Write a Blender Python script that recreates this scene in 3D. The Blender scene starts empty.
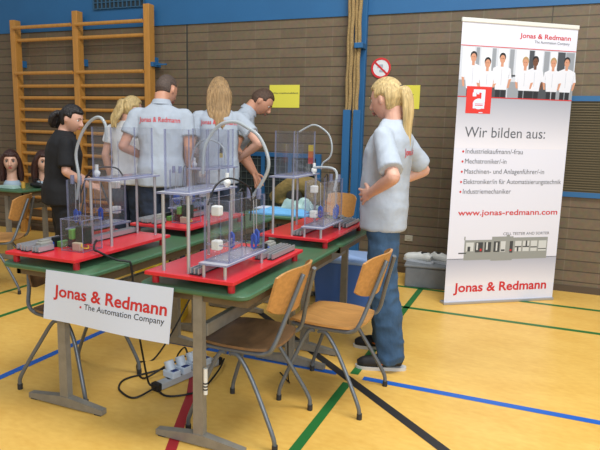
import bpy, bmesh, math, random
from math import sin, cos, pi, radians
from mathutils import Vector, Matrix, noise
from mathutils.bvhtree import BVHTree
random.seed(7)
S = bpy.context.scene
COL = S.collection

# ------------------------------------------------------------------ camera
cam_data = bpy.data.cameras.new('camera'); cam = bpy.data.objects.new('camera', cam_data); COL.objects.link(cam)
FPX, YAW, PITCH, ROLL, CAMH = 582.0, radians(22.1), radians(9.4), radians(1.4), 1.42
fw = Vector((-sin(YAW)*cos(PITCH), cos(YAW)*cos(PITCH), -sin(PITCH)))
rt0 = Vector((cos(YAW), sin(YAW), 0)); up0 = rt0.cross(fw)
rt = cos(ROLL)*rt0 + sin(ROLL)*up0; up = -sin(ROLL)*rt0 + cos(ROLL)*up0
mw = Matrix((rt, up, -fw)).transposed().to_4x4(); mw.translation = (0, 0, CAMH)
cam.matrix_world = mw
cam_data.sensor_width = 36.0; cam_data.lens = 36.0*FPX/600.0; cam_data.clip_start = 0.05
S.camera = cam

# ------------------------------------------------------------------ world, lights, exposure
W = bpy.data.worlds.new('world'); S.world = W; W.use_nodes = True
W.node_tree.nodes['Background'].inputs[0].default_value = (0.93, 0.96, 1.0, 1)
W.node_tree.nodes['Background'].inputs[1].default_value = 0.36
def area(name, loc, target, size, power, color=(1, 1, 1)):
    d = bpy.data.lights.new(name, 'AREA'); d.shape = 'RECTANGLE'; d.size, d.size_y = size; d.energy = power; d.color = color
    o = bpy.data.objects.new(name, d); COL.objects.link(o); o.location = loc
    o.rotation_euler = (Vector(target)-Vector(loc)).to_track_quat('-Z', 'Y').to_euler()
    return o
area('ceiling_lamp', (0.6, 2.2, 5.6), (0.2, 3.0, 0), (3.0, 1.6), 270, (1.0, 0.985, 0.95))
area('ceiling_lamp', (-3.4, 2.2, 5.6), (-3.2, 3.2, 0), (3.0, 1.6), 70, (1.0, 0.985, 0.95))
area('window_light', (3.5, -3.0, 3.4), (-0.6, 4.0, 0.9), (4.0, 2.2), 310, (0.82, 0.9, 1.0))
S.view_settings.view_transform = 'Standard'; S.view_settings.look = 'None'
S.view_settings.gamma = 1.0; S.view_settings.use_curve_mapping = False
S.view_settings.exposure = 0.0
S.cycles.use_denoising = True
S.cycles.transparent_max_bounces = 64; S.cycles.max_bounces = 8

# ------------------------------------------------------------------ helpers: materials
def lin(c):
    return tuple((v/255/12.92 if v/255 <= 0.04045 else ((v/255+0.055)/1.055)**2.4) for v in c) + (1.0,)
MATS = {}
def mat(name, rgb, rough=0.5, metal=0.0, var=0.0, scale=20.0, bump=0.0, bscale=60.0, stretch=(1, 1, 1), spec=0.5, coat=0.0):
    if name in MATS: return MATS[name]
    m = bpy.data.materials.new(name); m.use_nodes = True; nt = m.node_tree; b = nt.nodes['Principled BSDF']
    b.inputs['Roughness'].default_value = rough; b.inputs['Metallic'].default_value = metal
    b.inputs['Specular IOR Level'].default_value = spec; b.inputs['Coat Weight'].default_value = coat
    c = lin(rgb); b.inputs['Base Color'].default_value = c
    tc = nt.nodes.new('ShaderNodeTexCoord'); mp = nt.nodes.new('ShaderNodeMapping'); mp.inputs['Scale'].default_value = stretch
    nt.links.new(tc.outputs['Object'], mp.inputs['Vector'])
    if var > 0:
        n = nt.nodes.new('ShaderNodeTexNoise'); n.inputs['Scale'].default_value = scale; n.inputs['Detail'].default_value = 5
        r = nt.nodes.new('ShaderNodeValToRGB')
        r.color_ramp.elements[0].position = 0.3; r.color_ramp.elements[1].position = 0.7
        r.color_ramp.elements[0].color = tuple(v*(1-var) for v in c[:3])+(1,); r.color_ramp.elements[1].color = tuple(min(1, v*(1+var)) for v in c[:3])+(1,)
        nt.links.new(mp.outputs[0], n.inputs['Vector']); nt.links.new(n.outputs['Fac'], r.inputs[0]); nt.links.new(r.outputs[0], b.inputs['Base Color'])
    if bump > 0:
        n2 = nt.nodes.new('ShaderNodeTexNoise'); n2.inputs['Scale'].default_value = bscale; n2.inputs['Detail'].default_value = 4
        bp = nt.nodes.new('ShaderNodeBump'); bp.inputs['Strength'].default_value = bump; bp.inputs['Distance'].default_value = 0.02
        nt.links.new(mp.outputs[0], n2.inputs['Vector']); nt.links.new(n2.outputs['Fac'], bp.inputs['Height']); nt.links.new(bp.outputs[0], b.inputs['Normal'])
    MATS[name] = m; return m

def clear_mat(name, tint, gloss=0.05, haze=0.0, hazecol=(0.8, 0.85, 0.95, 1)):
    if name in MATS: return MATS[name]
    m = bpy.data.materials.new(name); m.use_nodes = True; nt = m.node_tree; nt.nodes.clear()
    out = nt.nodes.new('ShaderNodeOutputMaterial'); tr = nt.nodes.new('ShaderNodeBsdfTransparent'); gl = nt.nodes.new('ShaderNodeBsdfGlossy')
    df = nt.nodes.new('ShaderNodeBsdfDiffuse'); m1 = nt.nodes.new('ShaderNodeMixShader'); m2 = nt.nodes.new('ShaderNodeMixShader'); fr = nt.nodes.new('ShaderNodeMath'); lw = nt.nodes.new('ShaderNodeLayerWeight'); pw = nt.nodes.new('ShaderNodeMath')
    pw.operation = 'POWER'; pw.inputs[1].default_value = 5.0; fr.operation = 'MULTIPLY_ADD'; fr.inputs[1].default_value = 0.6; fr.inputs[2].default_value = 0.035
    lw.inputs['Blend'].default_value = 0.5; nt.links.new(lw.outputs['Facing'], pw.inputs[0]); nt.links.new(pw.outputs[0], fr.inputs[0])
    gl.inputs['Roughness'].default_value = gloss
    tr.inputs['Color'].default_value = tint; df.inputs['Color'].default_value = hazecol; m1.inputs[0].default_value = haze
    nt.links.new(tr.outputs[0], m1.inputs[1]); nt.links.new(df.outputs[0], m1.inputs[2])
    nt.links.new(fr.outputs[0], m2.inputs[0]); nt.links.new(m1.outputs[0], m2.inputs[1]); nt.links.new(gl.outputs[0], m2.inputs[2])
    nt.links.new(m2.outputs[0], out.inputs[0]); MATS[name] = m; return m

ACR = clear_mat('acrylic', (0.972, 0.974, 0.984, 1), 0.08, 0.009)
ACE = clear_mat('acrylic_edge', (0.55, 0.57, 0.74, 1), 0.2, 0.40, (0.42, 0.45, 0.62, 1))
PLATE = clear_mat('acrylic_plate', (0.93, 0.94, 0.97, 1), 0.12, 0.5, (0.84, 0.87, 0.94, 1))  # whitish haze paints in the ceiling's reflection on the plates
HOSE = clear_mat('hose_plastic', (0.55, 0.6, 0.62, 1), 0.15, 0.72, (0.50, 0.55, 0.58, 1))
POLY = clear_mat('thin_plastic_film', (0.8, 0.87, 0.9, 1), 0.2, 0.55, (0.72, 0.82, 0.85, 1))
RED = mat('red_board', (214, 44, 54), 0.26, var=0.05, scale=8)
REDP = mat('red_plastic', (190, 30, 42), 0.4)
GREEN = mat('green_laminate', (70, 108, 78), 0.36, var=0.06, scale=30)
TEDGE = mat('table_edge_wood', (104, 88, 66), 0.5, var=0.12, scale=40)
STEEL = mat('painted_tube_steel', (140, 136, 126), 0.4, 0.15, var=0.1, scale=25)
CHROME = mat('chair_tube_steel', (106, 111, 116), 0.32, 0.25, var=0.08, scale=20)
ALU = mat('aluminium', (182, 184, 188), 0.36, 0.5)
WOOD = mat('beech_plywood', (188, 137, 78), 0.42, var=0.14, scale=9, stretch=(1, 6, 6))
WOODW = mat('worn_beech_plywood', (122, 92, 64), 0.42, var=0.25, scale=7, stretch=(3, 1.2, 3))
BARW = mat('wall_bar_wood', (188, 134, 62), 0.45, var=0.1, scale=6, stretch=(6, 6, 1))
RUBBER_SLOT_SHADE = mat('rubber_and_slot_shade', (48, 48, 48), 0.7)
BLACKP = mat('black_plastic', (24, 26, 28), 0.45)
WHITEP = mat('white_plastic', (226, 228, 224), 0.4)
GREYP = mat('grey_plastic', (150, 150, 142), 0.5, var=0.06)
BLUEP = mat('blue_plastic', (28, 78, 176), 0.4)
GREENP = mat('green_terminal_plastic', (96, 150, 72), 0.45)
YELP = mat('yellow_plastic', (228, 196, 40), 0.45)
CABLE = mat('black_cable', (22, 22, 23), 0.5)
PAPER = mat('white_paper', (218, 230, 250), 0.6)
YPAPER = mat('yellow_paper', (226, 218, 78), 0.65)
INKR = mat('red_ink', (206, 48, 50), 0.6)
INKG = mat('grey_ink', (92, 96, 104), 0.6)
INKB = mat('black_ink', (48, 50, 56), 0.6)
BLUEW = mat('blue_wall_paint', (36, 98, 148), 0.55, var=0.04, scale=3)
SKIN = mat('skin', (206, 150, 122), 0.5, var=0.05, scale=14)
SKINP = mat('pale_skin', (214, 166, 144), 0.5, var=0.05, scale=14)
LIP = mat('lip', (184, 112, 100), 0.45)
EYEW = mat('eye_white', (228, 226, 222), 0.25)
IRIS = mat('iris', (58, 48, 42), 0.2)
SHIRT = mat('grey_cotton_polo', (176, 186, 198), 0.85, var=0.03, scale=30, bump=0.5, bscale=9)
WSHIRT = mat('white_cotton_shirt', (226, 229, 232), 0.85, bump=0.45, bscale=9)
BSHIRT = mat('black_cotton_shirt', (20, 21, 25), 0.85, bump=0.4, bscale=9)
JEANS = mat('blue_denim', (54, 84, 114), 0.85, var=0.22, scale=16, bump=0.6, bscale=14, stretch=(1, 1, 0.6))
DJEANS = mat('dark_denim', (40, 52, 72), 0.85, var=0.2, scale=8, bump=0.5, bscale=14)
BTROUS = mat('black_trousers', (24, 25, 29), 0.85, bump=0.3, bscale=12)
BLONDE = mat('blonde_hair', (198, 172, 118), 0.45, var=0.3, scale=9, stretch=(9, 9, 0.8), bump=0.6, bscale=12)
DBLOND = mat('dark_blonde_hair', (164, 132, 90), 0.45, var=0.4, scale=6, stretch=(12, 12, 0.5), bump=0.6, bscale=12)
BROWNH = mat('brown_hair', (84, 62, 48), 0.6, var=0.3, scale=60, bump=0.5, bscale=90)
DARKH = mat('dark_hair', (30, 25, 25), 0.42, var=0.3, scale=9, stretch=(9, 9, 1), bump=0.6, bscale=12)
AUBURN = mat('auburn_wig_hair', (62, 34, 28), 0.42, var=0.35, scale=9, stretch=(9, 9, 1), bump=0.6, bscale=12)

# ------------------------------------------------------------------ helpers: objects
def children_kind(o, k):
    o['kind'] = k; return o
def tag(o, label, cat, group=None):
    o['label'] = label; o['category'] = cat
    if group: o['group'] = group
    return o
def empty(name, loc=(0, 0, 0), rz=0.0):
    o = bpy.data.objects.new(name, None); COL.objects.link(o); o.location = loc; o.rotation_euler = (0, 0, rz); o.empty_display_size = 0.1
    return o
def link_mesh(name, me, mats, parent=None):
    o = bpy.data.objects.new(name, me); COL.objects.link(o)
    for m in (mats if isinstance(mats, (list, tuple)) else [mats]): me.materials.append(m)
    if parent is not None: o.parent = parent
    return o
def build(name, bm, mats, parent=None, smooth=None):
    bmesh.ops.recalc_face_normals(bm, faces=bm.faces)
    me = bpy.data.meshes.new(name); bm.to_mesh(me); bm.free()
    if smooth is not None:
        for p in me.polygons: p.use_smooth = True
        try: me.set_sharp_from_angle(angle=radians(smooth))
        except Exception: pass
    return link_mesh(name, me, mats, parent)
def copy_tree(o, parent=None):
    c = o.copy(); COL.objects.link(c)
    if parent is not None: c.parent = parent
    for ch in list(o.children): copy_tree(ch, c)
    return c
def box(bm, x0, x1, y0, y1, z0, z1, bevel=0.0, mi=0, M=None):
    r = bmesh.ops.create_cube(bm, size=1.0)
    vs = r['verts']
    T = Matrix.Translation(((x0+x1)/2, (y0+y1)/2, (z0+z1)/2)) @ Matrix.Diagonal((abs(x1-x0), abs(y1-y0), abs(z1-z0), 1))
    bmesh.ops.transform(bm, matrix=T if M is None else M @ T, verts=vs)
    fs = set(f for v in vs for f in v.link_faces)
    for f in fs: f.material_index = mi
    if bevel > 0:
        es = list(set(e for v in vs for e in v.link_edges))
        rr = bmesh.ops.bevel(bm, geom=es, offset=bevel, segments=2, affect='EDGES', profile=0.5)
        for f in rr['faces']: f.material_index = mi
def catmull(pts, n=6):
    P = [Vector(p) for p in pts]
    if len(P) < 3: return P
    out = []
    for i in range(len(P)-1):
        p0 = P[i-1] if i > 0 else P[i]*2-P[i+1]; p1, p2 = P[i], P[i+1]; p3 = P[i+2] if i+2 < len(P) else P[i+1]*2-P[i]
        for k in range(n):
            t = k/n
            out.append(0.5*((2*p1)+(p2-p0)*t+(2*p0-5*p1+4*p2-p3)*t*t+(3*p1-p0-3*p2+p3)*t**3))
    out.append(P[-1]); return out
def rings_loft(bm, rings, mi=0, cap=True):
    rows = []
    for ring in rings: rows.append([bm.verts.new(p) for p in ring])
    n = len(rows[0])
    for a, b in zip(rows, rows[1:]):
        for i in range(n):
            f = bm.faces.new((a[i], a[(i+1) % n], b[(i+1) % n], b[i])); f.material_index = mi
    if cap:
        f = bm.faces.new(list(reversed(rows[0]))); f.material_index = mi
        f = bm.faces.new(rows[-1]); f.material_index = mi
def tube(bm, pts, r, seg=8, smooth=0, mi=0, flat=None):
    """round tube along pts; r is a radius or a list; flat=(axis, factor) squashes it"""
    P = [Vector(p) for p in pts]; R = list(r) if isinstance(r, (list, tuple)) else [r]*len(P)
    if smooth:
        n0 = len(P); P = catmull(P, smooth)
        R = [R[min(int(i/smooth), n0-1)]+(R[min(int(i/smooth)+1, n0-1)]-R[min(int(i/smooth), n0-1)])*((i % smooth)/smooth) for i in range(len(P))]
    t = (P[1]-P[0]).normalized(); a = Vector((0, 0, 1)) if abs(t.z) < 0.9 else Vector((1, 0, 0))
    u = t.cross(a).normalized(); rings = []
    for i, p in enumerate(P):
        tt = ((P[min(i+1, len(P)-1)]-P[max(i-1, 0)])).normalized()
        u = (u-tt*u.dot(tt)).normalized(); v = tt.cross(u)
        ring = []
        for k in range(seg):
            d = u*cos(2*pi*k/seg)*R[i]+v*sin(2*pi*k/seg)*R[i]
            if flat: ax = Vector(flat[0]); d = d-ax*d.dot(ax)*(1-flat[1])
            ring.append(p+d)
        rings.append(ring)
    rings_loft(bm, rings, mi)
def cyl(bm, p0, p1, r, seg=12, mi=0): tube(bm, [p0, p1], r, seg, 0, mi)
def ball(bm, c, rad, seg=16, M=None, mi=0):
    r = bmesh.ops.create_uvsphere(bm, u_segments=seg, v_segments=max(6, seg*3//4), radius=1.0)
    rx = rad if isinstance(rad, (tuple, list)) else (rad,)*3
    T = Matrix.Translation(c) @ (M.to_4x4() if M is not None else Matrix.Identity(4)) @ Matrix.Diagonal((rx[0], rx[1], rx[2], 1))
    bmesh.ops.transform(bm, matrix=T, verts=r['verts'])
    for f in set(f for v in r['verts'] for f in v.link_faces): f.material_index = mi
def prism(bm, pts, y0, y1, mi=0):
    """polygon in XZ extruded along y"""
    a = [bm.verts.new((p[0], y0, p[1])) for p in pts]; b = [bm.verts.new((p[0], y1, p[1])) for p in pts]; n = len(pts)
    fs = [bm.faces.new(a), bm.faces.new(list(reversed(b)))]+[bm.faces.new((a[i], b[i], b[(i+1) % n], a[(i+1) % n])) for i in range(n)]
    for f in fs: f.material_index = mi
def voxel(name, bm, size, iters, mats, parent=None):
    """fuse all shells in bm into one continuous smooth surface"""
    bmesh.ops.recalc_face_normals(bm, faces=bm.faces)
    me = bpy.data.meshes.new('tmp'); bm.to_mesh(me); bm.free()
    o = bpy.data.objects.new('tmp', me); COL.objects.link(o)
    m = o.modifiers.new('r', 'REMESH'); m.mode = 'VOXEL'; m.voxel_size = size; m.use_smooth_shade = True
    if iters:
        s = o.modifiers.new('s', 'SMOOTH'); s.factor = 0.5; s.iterations = iters
    dg = bpy.context.evaluated_depsgraph_get(); dg.update()
    out = bpy.data.meshes.new_from_object(o.evaluated_get(dg)); out.name = name
    bpy.data.objects.remove(o); bpy.data.meshes.remove(me)
    for p in out.polygons: p.use_smooth = True
    out.materials.clear()
    return link_mesh(name, out, mats, parent)
def text_bm(txt, x0, x1, z0, z1, bold=0.0, fill_y=0.0):
    """lettering as flat faces in the XZ plane, fitted to the box x0..x1, z0..z1 (cap height)"""
    cu = bpy.data.curves.new('t', 'FONT'); cu.body = txt; cu.size = 1.0; cu.offset = bold; cu.resolution_u = 3
    o = bpy.data.objects.new('t', cu); COL.objects.link(o)
    dg = bpy.context.evaluated_depsgraph_get(); dg.update()
    me = bpy.data.meshes.new_from_object(o.evaluated_get(dg))
    bm = bmesh.new(); bm.from_mesh(me)
    bpy.data.objects.remove(o); bpy.data.curves.remove(cu); bpy.data.meshes.remove(me)
    if not bm.verts: return bm
    xs = [v.co.x for v in bm.verts]; a, b = min(xs), max(xs); cap = 0.729
    for v in bm.verts:
        v.co = Vector((x0+(v.co.x-a)/(b-a)*(x1-x0), fill_y, z0+v.co.y/cap*(z1-z0)))
    return bm
def add_text(bm, txt, x0, x1, z0, z1, y, mi=0, bold=0.0):
    t = text_bm(txt, x0, x1, z0, z1, bold, y); me = bpy.data.meshes.new('t'); t.to_mesh(me); t.free()
    n = len(bm.faces); bm.from_mesh(me); bm.faces.ensure_lookup_table()
    for f in bm.faces[n:]: f.material_index = mi
    bpy.data.meshes.remove(me)
def structure(o): o['kind'] = 'structure'; return o

# ------------------------------------------------------------------ the gym: floor with court lines, brick wall
def floor_material():
    m = bpy.data.materials.new('yellow_linoleum'); m.use_nodes = True; nt = m.node_tree; b = nt.nodes['Principled BSDF']
    tc = nt.nodes.new('ShaderNodeTexCoord'); n1 = nt.nodes.new('ShaderNodeTexNoise'); n2 = nt.nodes.new('ShaderNodeTexNoise')
    mp = nt.nodes.new('ShaderNodeMapping'); mp.inputs['Scale'].default_value = (1.3, 2.6, 1); mp.inputs['Rotation'].default_value = (0, 0, 0.4)
    nt.links.new(tc.outputs['Object'], mp.inputs[0]); nt.links.new(mp.outputs[0], n1.inputs['Vector']); nt.links.new(mp.outputs[0], n2.inputs['Vector'])
    n1.inputs['Scale'].default_value = 2.2; n1.inputs['Detail'].default_value = 8; n2.inputs['Scale'].default_value = 14; n2.inputs['Detail'].default_value = 8
    mx = nt.nodes.new('ShaderNodeMath'); mx.operation = 'ADD'; nt.links.new(n1.outputs['Fac'], mx.inputs[0]); nt.links.new(n2.outputs['Fac'], mx.inputs[1])
    ml = nt.nodes.new('ShaderNodeMath'); ml.operation = 'MULTIPLY'; ml.inputs[1].default_value = 0.5; nt.links.new(mx.outputs[0], ml.inputs[0])
    r = nt.nodes.new('ShaderNodeValToRGB'); r.color_ramp.elements[0].position = 0.35; r.color_ramp.elements[1].position = 0.65
    r.color_ramp.elements[0].color = lin((224, 175, 82)); r.color_ramp.elements[1].color = lin((237, 194, 102))
    nt.links.new(ml.outputs[0], r.inputs[0]); nt.links.new(r.outputs[0], b.inputs['Base Color'])
    b.inputs['Roughness'].default_value = 0.36; b.inputs['Specular IOR Level'].default_value = 0.4
    return m
def build_floor():
    bm = bmesh.new(); box(bm, -9, 4, -3, 5.9, -0.1, 0.0)
    z = 0.0012
    def strip(a, b, w, mi):
        a, b = Vector(a), Vector(b); d = (b-a).normalized(); n = Vector((-d.y, d.x))*w/2
        f = bm.faces.new([bm.verts.new((p.x, p.y, z+mi*0.0001)) for p in (a-n, b-n, b+n, a+n)]); f.material_index = mi
    strip((-2.70, 3.1), (-1.0, 3.1), 0.05, 1); strip((-0.84, 3.1), (4, 3.1), 0.05, 1)
    strip((-2.70, 3.125), (-2.70, -3), 0.05, 1)
    strip((-3.6, 4.58), (4, 4.58), 0.05, 2); strip((-4.1, 5.21), (4, 5.21), 0.05, 2)
    strip((-0.905, 5.21), (-0.905, 3.13), 0.05, 2); strip((-0.905, 3.0), (-0.90, -3), 0.05, 2)
    strip((-3.585, 4.6), (-3.585, -3), 0.045, 2); strip((-4.08, 5.2), (-4.08, -3), 0.045, 2)
    strip((-2.55, 4.48), (0.7, 1.65), 0.055, 3)
    strip((-1.9, 3.0), (-1.62, 2.5), 0.05, 4); strip((-1.63, 2.52), (-1.1, 1.3), 0.05, 4)
    return structure(build('floor', bm, [floor_material(), mat('blue_line', (28, 98, 190), 0.45), mat('green_line', (36, 112, 52), 0.45), mat('black_line', (40, 38, 38), 0.45), mat('red_line', (168, 36, 44), 0.45)]))
build_floor()
WY = 5.75
def brick_material():
    m = bpy.data.materials.new('brown_stacked_brick'); m.use_nodes = True; nt = m.node_tree; b = nt.nodes['Principled BSDF']
    tc = nt.nodes.new('ShaderNodeTexCoord'); sx = nt.nodes.new('ShaderNodeSeparateXYZ'); cx = nt.nodes.new('ShaderNodeCombineXYZ')
    nt.links.new(tc.outputs['Object'], sx.inputs[0]); nt.links.new(sx.outputs[0], cx.inputs[0]); nt.links.new(sx.outputs[2], cx.inputs[1])
    br = nt.nodes.new('ShaderNodeTexBrick'); br.offset = 0.0; br.squash = 1.0
    br.inputs['Scale'].default_value = 1.0; br.inputs['Brick Width'].default_value = 0.29; br.inputs['Row Height'].default_value = 0.0975
    br.inputs['Mortar Size'].default_value = 0.005; br.inputs['Mortar Smooth'].default_value = 0.25; br.inputs['Bias'].default_value = 0.0
    br.inputs['Color1'].default_value = lin((114, 97, 72)); br.inputs['Color2'].default_value = lin((102, 86, 62)); br.inputs['Mortar'].default_value = lin((108, 92, 67))
    nt.links.new(cx.outputs[0], br.inputs['Vector'])
    def joints(w, h, size):
        q = nt.nodes.new('ShaderNodeTexBrick'); q.offset = 0.0; q.inputs['Scale'].default_value = 1.0; q.inputs['Brick Width'].default_value = w; q.inputs['Row Height'].default_value = h
        q.inputs['Mortar Size'].default_value = size; q.inputs['Mortar Smooth'].default_value = 0.2; nt.links.new(cx.outputs[0], q.inputs['Vector']); return q
    bed = joints(400.0, 0.0975, 0.0055); head = joints(0.29, 400.0, 0.0045)
    def blend(col_in, fac, rgb, amt):
        k = nt.nodes.new('ShaderNodeMath'); k.operation = 'MULTIPLY'; k.inputs[1].default_value = amt; nt.links.new(fac, k.inputs[0])
        x = nt.nodes.new('ShaderNodeMixRGB'); nt.links.new(k.outputs[0], x.inputs[0]); nt.links.new(col_in, x.inputs[1]); x.inputs[2].default_value = lin(rgb); return x.outputs[0]
    brick_col = blend(blend(br.outputs['Color'], head.outputs['Fac'], (126, 112, 90), 0.5), bed.outputs['Fac'], (70, 59, 43), 0.9)
    n = nt.nodes.new('ShaderNodeTexNoise'); n.inputs['Scale'].default_value = 30; nt.links.new(tc.outputs['Object'], n.inputs['Vector'])
    mx = nt.nodes.new('ShaderNodeMixRGB'); mx.blend_type = 'OVERLAY'; mx.inputs[0].default_value = 0.25
    nt.links.new(brick_col, mx.inputs[1]); nt.links.new(n.outputs['Color'], mx.inputs[2]); 
    hs = nt.nodes.new('ShaderNodeHueSaturation'); hs.inputs['Saturation'].default_value = 0.9; nt.links.new(mx.outputs[0], hs.inputs['Color']); nt.links.new(hs.outputs[0], b.inputs['Base Color'])
    bp = nt.nodes.new('ShaderNodeBump'); bp.inputs['Strength'].default_value = 0.5; bp.inputs['Distance'].default_value = 0.01; bp.invert = True
    nt.links.new(bed.outputs['Fac'], bp.inputs['Height']); nt.links.new(bp.outputs[0], b.inputs['Normal'])
    b.inputs['Roughness'].default_value = 0.6
    return m
bm = bmesh.new(); box(bm, -9, 4, WY, WY+0.2, 0.0, 2.53); structure(build('wall_back', bm, brick_material()))
bm = bmesh.new(); box(bm, -9, 4, WY-0.015, WY+0.2, 2.53, 4.2); structure(build('trim_1', bm, BLUEW))
bm = bmesh.new(); box(bm, -3.755, -3.74, WY-0.004, WY+0.01, 0, 2.53); structure(build('trim_2', bm, mat('joint_sealant', (52, 54, 50), 0.7)))
bm = bmesh.new(); box(bm, -9, 4, WY-0.012, WY+0.01, 0.0, 0.06); structure(build('baseboard_back', bm, mat('skirting_brown', (84, 70, 54), 0.6)))
# blue wall post behind the ropes
bm = bmesh.new(); box(bm, -1.835, -1.665, WY-0.05, WY+0.01, 0, 4.2, 0.004); structure(build('trim_3', bm, BLUEW))

# two framed ventilation grilles low on the wall
def grille(x0, x1, z0, z1, label, bars, fill):
    t = tag(empty('wall_grille', ((x0+x1)/2, WY, z0)), label, 'grille'); w = (x1-x0)/2; h = z1-z0
    bm = bmesh.new()
    for a in ((-w, -w+0.05, 0, h), (w-0.05, w, 0, h), (-w+0.05, w-0.05, 0, 0.045), (-w+0.05, w-0.05, h-0.045, h)): box(bm, a[0], a[1], -0.03, 0.005, a[2], a[3])
    for b_ in bars: box(bm, b_-0.02-(x0+x1)/2, b_+0.02-(x0+x1)/2, -0.028, 0.005, 0.045, h-0.045)
    build('frame', bm, BLUEW, t)
    bm = bmesh.new(); box(bm, -w+0.05, w-0.05, -0.008, 0.004, 0.045, h-0.045); build('backing', bm, fill, t)
    return t, w, h
t, w, h = grille(-3.45, -2.11, 0.12, 1.16, 'blue framed wall grille with dark wire mesh behind the leaning man', (-2.78, -2.46), mat('dark_grille_back', (40, 50, 52), 0.7))
bm = bmesh.new()
for i in range(1, 14): box(bm, -w+0.05, w-0.05, -0.02, -0.014, i*h/14-0.003, i*h/14+0.003)
for i in range(1, 20): box(bm, -w+i*2*w/20-0.003, -w+i*2*w/20+0.003, -0.016, -0.011, 0.045, h-0.045)
build('wire_mesh', bm, mat('grille_wire', (96, 108, 106), 0.5, 0.3), t)
t, w, h = grille(0.05, 1.6, 0.875, 1.76, 'blue framed olive ventilation panel to the right of the tall banner', (), mat('olive_grille_back', (92, 82, 58), 0.7))
bm = bmesh.new()
for i in range(1, 40): box(bm, -w+0.05, w-0.05, -0.022, -0.008, i*h/40-0.004, i*h/40+0.004)
build('slats', bm, mat('olive_slat', (108, 96, 68), 0.6), t)
# grey vent high in the blue band
t = tag(empty('wall_vent', (-4.655, WY-0.015, 2.745)), 'dark slotted vent high on the blue wall band above the wall bars', 'vent')
bm = bmesh.new(); box(bm, -0.36, 0.36, -0.01, 0.004, 0, 0.3); build('backing', bm, mat('vent_dark', (34, 48, 56), 0.6), t)
bm = bmesh.new()
for i in range(13): box(bm, -0.36+i*0.06-0.006, -0.36+i*0.06+0.006, -0.025, -0.008, 0, 0.3)
for i in range(5): box(bm, -0.36, 0.36, -0.022, -0.006, i*0.07, i*0.07+0.01)
build('grid', bm, mat('vent_grid', (52, 92, 122), 0.5), t)

# ------------------------------------------------------------------ wall bars
t = tag(empty('wall_bars', (-5.31, 5.62, 0)), 'tall two-bay wooden climbing wall bars fixed to the brick wall', 'wall bars')
for x, top in ((-6.225+5.31, 2.66), (-5.235+5.31, 2.72), (-4.215+5.31, 2.745)):
    bm = bmesh.new(); box(bm, x, x+0.08, -0.035, 0.065, 0, top, 0.006); up_ = build('upright', bm, BARW, t)
    bm = bmesh.new(); box(bm, x+0.03, x+0.08, 0.06, 0.13, 2.1, 2.18); build('bracket', bm, BLUEW, up_)
rz_ = [2.56, 2.417, 2.015, 1.862, 1.72, 1.577, 1.445, 1.302, 1.16, 1.03, 0.89, 0.75, 0.61, 0.47, 0.33, 0.19]
for k, zz in enumerate(rz_):
    for xa, xb in ((-6.15+5.31, -5.23+5.31), (-5.16+5.31, -4.21+5.31)):
        yy = -0.055 if k in (0, 2) else 0.0
        bm = bmesh.new(); tube(bm, [(xa, yy, zz), (xb, yy, zz)], 0.021, 10, flat=((0, 1, 0), 0.75)); build('rung', bm, BARW, t, 40)
bm = bmesh.new(); box(bm, 1.16, 1.21, -0.02, 0.13, 2.07, 2.12, 0.004); box(bm, 1.21, 1.34, 0.04, 0.06, 2.09, 2.105); build('latch', bm, BLUEW, t)

# ------------------------------------------------------------------ climbing ropes and their blue cover boards
ROPE = mat('hemp_rope', (178, 150, 100), 0.8, var=0.25, scale=60, bump=0.8, bscale=120, stretch=(1, 1, 2.0))
for i, (x, y, zb, lab) in enumerate(((-1.822, 5.645, 1.60, 'leftmost hemp climbing rope of the bundle by the blue post'), (-1.785, 5.625, 1.60, 'second hemp climbing rope from the left in the bundle'),
        (-1.748, 5.645, 0.08, 'third hemp climbing rope, reaching down between the blue cover boards'), (-1.712, 5.625, 1.60, 'rightmost hemp climbing rope of the bundle by the blue strap'))):
    bm = bmesh.new()
    pts = [(x+0.004*sin(k*1.7+i), y, 4.1-(4.1-zb)*k/24) for k in range(25)]
    tube(bm, pts, 0.0185, 10, 2); tag(build('climbing_rope', bm, ROPE, None, 60), lab, 'rope', 'hemp climbing ropes by the blue post')
t = tag(empty('rope_cover', (-1.75, 5.6, 0)), 'pair of blue cover boards below the rope ends on the blue post', 'rope cover')
for x0, x1 in ((-0.09, -0.016), (0.016, 0.09)):
    bm = bmesh.new(); box(bm, x0, x1, -0.012, 0.012, 0.0, 1.615, 0.003); build('board', bm, BLUEW, t)
bm = bmesh.new(); box(bm, 0.005, 0.09, -0.03, 0.1, 2.2, 2.25, 0.004); tag(build('rope_strap', bm, BLUEW), 'small blue strap holding the climbing ropes to the post', 'strap').location = (-1.75, 5.6, 0)

# ------------------------------------------------------------------ signs on the wall
def wall_y(o, z): return o
t = tag(empty('prohibition_sign', (-1.515, WY-0.002, 2.025)), 'round white and red prohibition sign on the brick wall', 'sign')
bm = bmesh.new(); cyl(bm, (0, 0, 0), (0, -0.006, 0), 0.098, 40); build('disc', bm, mat('sign_white', (220, 224, 226), 0.5), t)
bm = bmesh.new()
rings = [[(r*cos(a), y, r*sin(a)) for r, y in ((0.099, -0.006), (0.099, -0.009), (0.079, -0.009), (0.079, -0.006))] for a in [2*pi*k/48 for k in range(49)]]
rings_loft(bm, [[Vector(p) for p in r] for r in rings], cap=False)
box(bm, -0.082, 0.082, -0.009, -0.006, -0.009, 0.009, M=Matrix.Rotation(radians(42), 4, 'Y'))
build('red_ring', bm, mat('sign_red', (206, 46, 48), 0.5), t)
bm = bmesh.new(); box(bm, -0.035, 0.02, -0.0075, -0.006, 0.0, 0.035); box(bm, -0.015, 0.045, -0.0075, -0.006, -0.04, -0.015); build('pictogram', bm, mat('sign_grey', (168, 176, 186), 0.5), t)
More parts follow.
